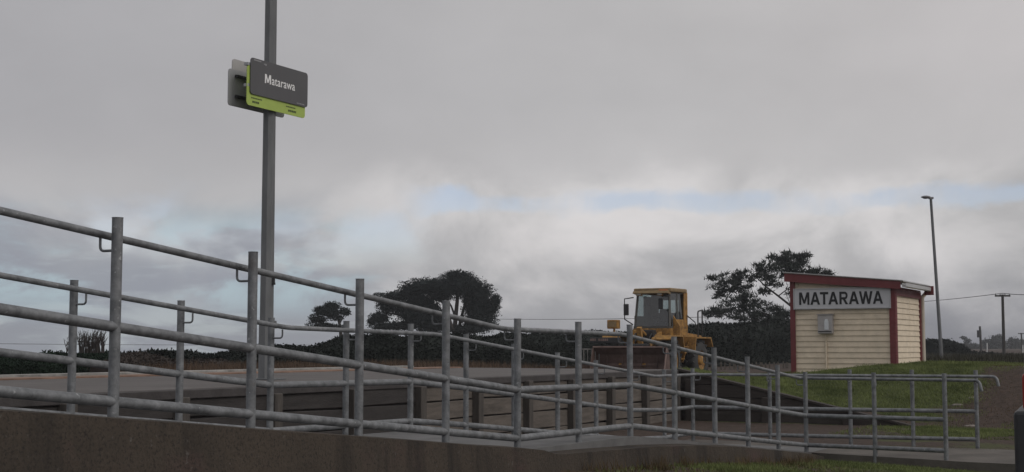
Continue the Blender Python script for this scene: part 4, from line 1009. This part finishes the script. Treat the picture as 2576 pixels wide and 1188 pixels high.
# brown brush standing in front of the left part of the long hedge
hedge('brown leafless brush on the bank behind the left railing posts', [(285, 880), (330, 872), (380, 876), (415, 882), (455, 880), (520, 892), (600, 904)], lambda px: Yh(-25.5)(px), 1.6, 'brush', 4.0, 1.0, .4, group=None, cat='brush', name='brush')
def bare_shrub():
    random.seed(5); Y = 33; B = at(215, 890, Y)
    root = empty('bare_shrub', B, 'leafless twiggy shrub rising over the green hedge at the far left', 'shrub'); b = MB()
    for k in range(110):
        x0 = random.uniform(200, 262); 
        if k < 7: x0 = random.uniform(166, 184)
        h = random.uniform(30, 62) if k >= 7 else random.uniform(22, 42)
        lean_ = random.uniform(-10, 12); dz = random.uniform(-.5, .5)
        pts = [(x0, 888, dz), (x0 + lean_ * .3, 888 - h * .4, dz), (x0 + lean_ * .8, 888 - h * .75, dz), (x0 + lean_ * 1.2 + random.uniform(-3, 3), 888 - h, dz)]
        limb(b, pts, Y, .010, .003)
        for t in range(4):
            f = random.uniform(.35, .85); xa, ya = x0 + lean_ * f, 888 - h * f
            limb(b, [(xa, ya, dz), (xa + random.uniform(-8, 8), ya - random.uniform(6, 14), dz + random.uniform(-.1, .1))], Y, .005, .002)
    b.build('twigs', M['twig'], root)
bare_shrub()

# trees and bushes far off to the right
hedge('dark rounded bush line right behind the white downpipe', [(2318, 852), (2340, 847), (2368, 848), (2392, 858), (2410, 874), (2440, 882), (2478, 884), (2520, 890), (2600, 890), (2700, 884)], lambda px: lerp(118, 130, (px - 2318) / 380), 3, 'leafhedge', 3.2, 1.3, .6, group=None, cat='bushes', name='bush_row')
tree('gum_tree', 'pale leaning tree nearest the lamp pole on the right skyline', 400, [(2424, 850, 9, 5), (2434, 858, 9, 7), (2430, 870, 17, 9), (2452, 872, 18, 9), (2442, 884, 16, 12)], [([(2446, 905, 0), (2442, 880, 0), (2432, 858, 0)], 2.4, 1)], (2446, 905), leaf=2.6, m='leafhazed', group='pale trees on the right skyline', per=1.6)
tree('gum_tree', 'pale dome crowned tree behind the dark power pole', 420, [(2482, 868, 16, 16), (2505, 858, 18, 16), (2512, 850, 12, 9), (2500, 880, 30, 18), (2522, 872, 14, 18)], [([(2502, 905, 0), (2502, 880, 0), (2506, 858, 0)], 2.4, 1)], (2502, 905), leaf=2.6, m='leafhazed', group='pale trees on the right skyline', per=1.6)
tree('gum_tree', 'pale square crowned tree at the right edge of the picture', 430, [(2548, 862, 18, 14), (2570, 866, 18, 14), (2558, 878, 26, 18), (2595, 868, 20, 18)], [([(2560, 905, 0), (2558, 880, 0), (2556, 862, 0)], 2.4, 1)], (2560, 905), leaf=2.6, m='leafhazed', group='pale trees on the right skyline', per=1.6)
tree('gum_tree', 'low grey green scrubby tree between the leaning pale tree and the dome crowned one', 410, [(2468, 888, 22, 14)], [([(2470, 908, 0), (2470, 892, 0), (2472, 882, 0)], 2, 1)], (2470, 908), leaf=2.6, m='leafhazed', group='pale trees on the right skyline', per=1.6)
tree('gum_tree', 'low grey green scrubby tree right of the dark power pole', 410, [(2535, 890, 30, 14)], [([(2534, 908, 0), (2534, 895, 0), (2536, 884, 0)], 2, 1)], (2534, 908), leaf=2.6, m='leafhazed', group='pale trees on the right skyline', per=1.6)

# ------------------------------------------------------------------ grasses (nobody could count them)
def blades(name, m, pts, hmin, hmax, w, lean=.45):
    n = len(pts); p = np.asarray(pts, float); h = RNG.uniform(hmin, hmax, n)[:, None]
    a = RNG.uniform(0, 2 * PI, n); d = np.stack([np.cos(a), np.sin(a), np.zeros(n)], 1); l = RNG.normal(size=(n, 3)) * lean; l[:, 2] = 1
    l /= np.linalg.norm(l, axis=1)[:, None]
    v = np.empty((n, 3, 3)); v[:, 0] = p + d * w; v[:, 1] = p - d * w; v[:, 2] = p + l * h
    me = bpy.data.meshes.new(name); me.vertices.add(n * 3); me.vertices.foreach_set('co', v.ravel()); me.loops.add(n * 3); me.loops.foreach_set('vertex_index', np.arange(n * 3)); me.polygons.add(n)
    me.polygons.foreach_set('loop_start', np.arange(0, n * 3, 3)); me.polygons.foreach_set('loop_total', np.full(n, 3)); me.update(calc_edges=True); me.materials.append(m)
    o = bpy.data.objects.new(name, me); C.objects.link(o); return o
def make_grass():
    random.seed(9); g, br, tall = [], [], []
    # verge in front of the ramp
    for k in range(110000):
        s = random.uniform(9.4, 20.5); v = random.uniform(V_NEAR + .34, -1.4); p = sv(s, v); nn = n2(p.x, p.y, .55); n3 = n2(p.x, p.y, 1.6)
        green = cover(p.x, p.y, s, v)
        if 17.8 < s < 20.1 and v < 2: continue
        z = ground(p.x, p.y) - .01
        if random.random() < green * .9: g.append((p.x, p.y, z))
        elif random.random() < .22: br.append((p.x, p.y, z))
        if s < 12.5 and v < V_NEAR + .8 and random.random() < .02: tall.append((p.x, p.y, z))
    # bank below the shed
    for k in range(230000):
        s = random.uniform(S_END, S_END + 9); v = random.uniform(V_PLAT - .4, -2.6); p = sv(s, v); nn = n2(p.x, p.y, .55); n3 = n2(p.x, p.y, 1.6)
        if s > 31.4 and -9.6 < v < -6.9: continue
        gg = cover(p.x, p.y, s, v)
        z = ground(p.x, p.y) - .01
        if random.random() < gg: g.append((p.x, p.y, z))
        elif random.random() < .1: br.append((p.x, p.y, z))
    for k in range(40000):
        s = random.uniform(23, S_END); v = random.uniform(-6.4, -3); q = sv(s, v)
        if random.random() < cover(q.x, q.y, s, v): g.append((q.x, q.y, ground(q.x, q.y) - .01))
    # longer tussocks on the bank
    for k in range(420):
        s = random.uniform(S_END + .3, S_END + 7.5); v = random.uniform(V_PLAT, -4.8); q = sv(s, v)
        if cover(q.x, q.y, s, v) < .3 or (s > 31.2 and -9.7 < v < -6.8): continue
        hh = int(random.uniform(10, 26))
        for j in range(hh):
            g.append((q.x + random.gauss(0, .05), q.y + random.gauss(0, .05), ground(q.x, q.y) + random.uniform(-.01, .05)))
    tf = []
    for k in range(60):
        s = random.uniform(10.2, 17.5); v = V_NEAR + .34 + abs(random.gauss(0, .16)); q = sv(s, v)
        for j in range(22): tf.append((q.x + random.gauss(0, .035), q.y + random.gauss(0, .035), ground(q.x, q.y) - .01))
    o = blades('long_grass', M['bladebrown'], tf, .05, .17, .004, .4); tag(o, 'thin straggling grass tufts along the foot of the brown wall', 'grass', kind='stuff')
    o = blades('grass', M['blade'], g, .03, .075, .006); tag(o, 'short green grass on the bank below the shed and the verge by the ramp', 'grass', kind='stuff')
    o = blades('withered_grass', M['bladebrown'], br, .02, .06, .006); tag(o, 'thin withered grass on the brown patches of the verge', 'grass', kind='stuff')
    dry = []
    for k in range(60000):
        s = random.uniform(17, 62); v = random.uniform(-24.5, -19); h = (-v - 19) / 5.5
        if random.random() > .35 + .65 * h: continue
        if s > 44 and v > -24: continue
        p = sv(s, v)
        if 1288 + F_PX * p.x / p.y < 320 + random.uniform(-40, 120): continue
        dry.append((p.x, p.y, ground(p.x, p.y) - .02))
    o = blades('dry_grass', M['dry'], dry, .12, .42, .012, .3); tag(o, 'tall dry reddish brown grass in front of the dark hedge beyond the platform', 'dry grass', kind='stuff')
make_grass()

# ------------------------------------------------------------------ poles, wires, fence, markers on the far side
def lamp_right():
    Y = 62; B = at(2369, 905, Y); T = at(2341.5, 499, Y); root = empty('street_lamp', B, 'slim tall street lamp leaning left, right of the shed', 'street lamp')
    b = MB(); b.tube([B - (T - B) * .03, T], .08, 10, rads=[.088, .062]); b.build('pole', M['pole'], root)
    b = MB(); c = T + Vector((-.05, 0, .04)); b.lathe(c - Vector((.18, 0, .01)), (0, 0, 1), [(0, -.05), (.10, -.05), (.22, .02), (.20, .055), (.08, .09), (0, .095)], 20); b.box(c + Vector((.06, 0, -.03)), (.22, .14, .1), bev=.02)
    b.build('lamp_head', M['lamphead'], root)
lamp_right()
def power_pole(px, ytop, ybot, Y, arm, r, label):
    B = at(px + 2, ybot, Y); T = at(px - 2, ytop, Y); root = empty('power_pole', B, label, 'power pole', 'power poles beyond the station')
    b = MB(); b.tube([B - Vector((0, 0, .5)), T], r, 8, rads=[r * 1.15, r * .9]); b.build('pole', M['polewood'], root)
    if arm:
        b = MB(); b.box(T + Vector((0, 0, -.12)), (arm, .12, .14)); b.build('crossarm', M['polewood'], root)
        for k in (-1, -.35, .35, 1):
            b = MB(); b.lathe(T + Vector((k * arm * .45, 0, -.05)), (0, 0, 1), [(.02, 0), (.05, .03), (.05, .10), (.02, .15), (0, .15)], 8); b.build('insulator', M['lamphead'], root)
    return T
T1 = power_pole(2524, 741, 905, 115, 1.3, .13, 'nearer dark power pole with a short crossarm at the far right')
T2 = power_pole(2467, 821, 900, 230, 0, .2, 'distant power pole with a transformer above the pale trees')
tr_ = bpy.data.objects[[o.name for o in bpy.data.objects if o.name.startswith('power_pole')][-1]]
b = MB(); b.tube([T2 + Vector((-.25, -.3, -1.9)), T2 + Vector((-.25, -.3, -.7))], .38, 12); b.build('transformer', M['polewood'], tr_)
T3 = power_pole(2571, 838, 900, 250, 1.2, .15, 'grey distant power pole at the extreme right edge')
def wire(label, pts, sag, r):
    P = []
    for a, c in zip(pts, pts[1:]):
        for i in range(25):
            t = i / 24; q = a.lerp(c, t); q.z -= sag * 4 * t * (1 - t); P.append(q)
    b = MB(); b.tube(P, r, 5); o = b.build('overhead_wire', M['wire']); tag(o, label, 'wire', 'overhead wires')
wire('overhead wire running left from the dark power pole behind the shed', [at(2720, 728, 100), T1 + Vector((0, 0, .1)), at(2180, 764, 190)], .25, .03)
wire('overhead wire above the hedge from the broad tree to the loader', [at(1250, 803, 210), at(1800, 797, 170)], .15, .035)
wire('overhead wire low over the far left hedge', [at(-200, 863, 150), at(780, 868, 220)], .1, .03)
def rough_grass():
    pts = []
    for k in range(26000):
        y = random.uniform(40, 112); x = random.uniform(.26, .46) * y
        if noise.noise(Vector((x * .12, y * .12, 8))) < -.25: continue
        pts.append((x, y, ground(x, y) - .03))
    o = blades('rough_grass', M['rough'], pts, .15, .45, .04, .35); tag(o, 'dark rough grass and scrub beyond the grass bank at the right', 'rough grass', kind='stuff')
rough_grass()
def far_fence():
    root = empty('batten_fence', at(1880, 925, 62), 'dark wire fence with many wooden battens below the tall hedge', 'fence')
    k = 0; Yf = lambda px: lerp(60, 66, (px - 1765) / 230)
    tops = []
    random.seed(4)
    for i in range(26):
        px = 1712 + i * 11.2 + random.uniform(-1.5, 1.5); Y = Yf(px); T = at(px, 912 + random.uniform(-3, 2), Y); g = T.z - 1.0
        b = MB(); w = .12 if i % 6 == 0 else .06
        b.box((T.x, T.y, (T.z + g) / 2), (w, w * .8, T.z - g)); b.build('post' if i % 6 == 0 else 'batten', M['fencewood'], root); tops.append(T)
    for n_, dz in enumerate((-.08, -.28, -.48)):
        b = MB(); b.tube([t + Vector((0, -.06, dz)) for t in tops], .006, 5); b.build('fence_wire', M['wire'], root)
far_fence()
for i, (px, y0, y1, Y, lb) in enumerate(((2483, 863, 878, 150, 'thin white marker post among the pale trees'), (2505, 890, 900, 120, 'short grey white marker post left of the dark power pole'), (2543, 894, 907, 100, 'bright white marker post right of the dark power pole'), (2573, 868, 882, 150, 'white marker post at the extreme right edge'))):
    T, B = at(px, y0, Y), at(px, y1, Y); root = empty('marker_post', B, lb, 'marker post', 'white marker posts')
    b = MB(); b.tube([B - Vector((0, 0, 1.0)), T], .07, 8, rads=[.075, .06]); b.build('post', M['whitepost'], root)
    b = MB(); b.box(T + Vector((0, -.02, -.10)), (.15, .05, .12)); b.build('reflector', M['lamphead'], root)

# ------------------------------------------------------------------ the vehicle whose rear corner shows at the right edge
def make_car():
    Y = 11.6; e = ray(2560, 1010); RZ = math.radians(-113); q = Matrix.Rotation(RZ, 3, 'Z') @ Vector((1.62, -.03, 0)); root = empty('parked_car', (e.x * Y - q.x, Y - q.y, -.02), 'parked silver car seen side on, red tail lamp and dark bumper at the right edge', 'car', rz=RZ)
    # local frame: x to the right across its back, y forwards, z up
    W = 1.72; X, Yv, Z = Vector((1, 0, 0)), Vector((0, 1, 0)), Vector((0, 0, 1))
    sec = [  # y, half-width low, half-width waist, half-width roof, z roof, z waist
        (.00, .80, .80, .62, 1.30, 1.06), (.25, .84, .85, .64, 1.54, 1.10), (1.2, .86, .86, .66, 1.60, 1.10), (2.2, .86, .86, .64, 1.56, 1.08), (2.9, .86, .85, .60, 1.12, 1.04), (3.8, .82, .80, .5, .92, .88), (4.15, .70, .70, .5, .72, .70)]
    b = MB(); vs = []; cx = .80
    for (y, a, w, r, zr, zw) in sec:
        half = [(a * .96, .30), (a, .55), (w, zw), (lerp(w, r, .55), lerp(zw, zr, .6)), (r, zr - .03), (r * .8, zr)]
        ring = [(cx - x, z) for x, z in half] + [(cx + x, z) for x, z in reversed(half)]
        vs += [(x, y, z * 1.2) for x, z in ring]
    n = 12; fs = [(i * n + j, i * n + j + 1, (i + 1) * n + j + 1, (i + 1) * n + j) for i in range(len(sec) - 1) for j in range(n - 1)]
    fs += [tuple(range(n)), tuple((len(sec) - 1) * n + j for j in range(n))]
    fs += [(i * n, (i + 1) * n, (i + 1) * n + n - 1, i * n + n - 1) for i in range(len(sec) - 1)]
    b.add(vs, fs); b.build('body', M['carpaint'], root)
    b = MB(); b.box((cx, -.01, .60), (1.66, .17, .74), bev=.03); b.build('bumper', M['bumper'], root)
    b = MB(); b.add([(cx - .56, -.014, 1.34), (cx + .56, -.014, 1.34), (cx + .50, .14, 1.70), (cx - .50, .14, 1.70)], [(0, 1, 2, 3)]); b.build('rear_window', M['glass'], root)
    for sx in (-1, 1):
        b = MB(); b.box((cx + sx * .71, .045, 1.135), (.17, .13, .31), bev=.025); b.build('tail_lamp', M['tail'], root)
    b = MB(); b.box((cx, -.012, 1.06), (.55, .02, .13), bev=.005); b.build('number_plate_recess', M['bumper'], root)
    for sx in (-1, 1):
        b = MB(); b.box((cx + sx * .86 , .45, 1.02), (.03, .5, .05)); b.build('side_trim', M['bumper'], root)
        for y in (.75, 3.3):
            b = MB(); b.lathe((cx + sx * .76, y, .31), (sx, 0, 0), [(.2, -.1), (.29, -.1), (.31, -.07), (.31, .07), (.29, .1), (.2, .1)], 28); w = b.build('wheel', M['rubber'], root)
            b = MB(); b.lathe((cx + sx * .76, y, .31), (sx, 0, 0), [(.21, .06), (.19, .09), (.05, .08), (0, .09)], 20); b.build('rim', M['carpaint'], w)
    R = Matrix.Rotation(RZ, 3, 'Z'); lim = 1e9
    for ch in root.children:
        for q in ch.data.vertices:
            p = R @ q.co; lim = min(lim, ray(2549, 1010).x * 0 + (p.x + root.location.x) - ray(2549, 1010).x * (p.y + root.location.y))
    root.location.x -= lim
make_car()
# pale stones on the brown path
random.seed(12)
for i, (px, py, lb) in enumerate(((2440, 1073, 'pale flat stone on the brown path near the last railing post'), (2410, 1020, 'pale broken stone farther up the brown path'), (2452, 1002, 'small pale stone highest on the brown path'), (2328, 1050, 'pale stone on bare earth behind the end railing'))):
    d = ray(px, py); Y = 21.0
    for k in range(200):
        p = Vector((d.x * Y, Y, EYE + d.z * Y))
        if p.z <= ground(p.x, p.y): break
        Y += .1
    b = MB(); bm = bmesh.new(); bmesh.ops.create_icosphere(bm, subdivisions=2, radius=1)
    for q in bm.verts:
        f = 1 + .3 * noise.noise(q.co * 1.7 + Vector((i * 9, 0, 0))); q.co = Vector((q.co.x * .13 * f, q.co.y * .08 * f, q.co.z * .035 * f))
    bm.verts.index_update(); b.add([p + q.co for q in bm.verts], [[q.index for q in f.verts] for f in bm.faces]); bm.free()
    o = b.build('stone', M['stone']); tag(o, lb, 'stone', 'stones on the brown path')

# ------------------------------------------------------------------ damp air
def make_haze():
    b = MB(); b.box((0, 430, 7), (1900, 1200, 17)); o = b.build('haze', []); o['kind'] = 'stuff'
    tag(o, 'thin damp air that greys the distant trees', 'haze')
    m = bpy.data.materials.new('damp_air'); m.use_nodes = True; nt = m.node_tree; nt.nodes.remove(nt.nodes['Principled BSDF'])
    v = nt.nodes.new('ShaderNodeVolumePrincipled'); v.inputs['Color'].default_value = (.86, .88, .92, 1); v.inputs['Density'].default_value = .00048; v.inputs['Anisotropy'].default_value = .2
    nt.links.new(v.outputs[0], nt.nodes['Material Output'].inputs['Volume']); o.data.materials.append(m)
make_haze()
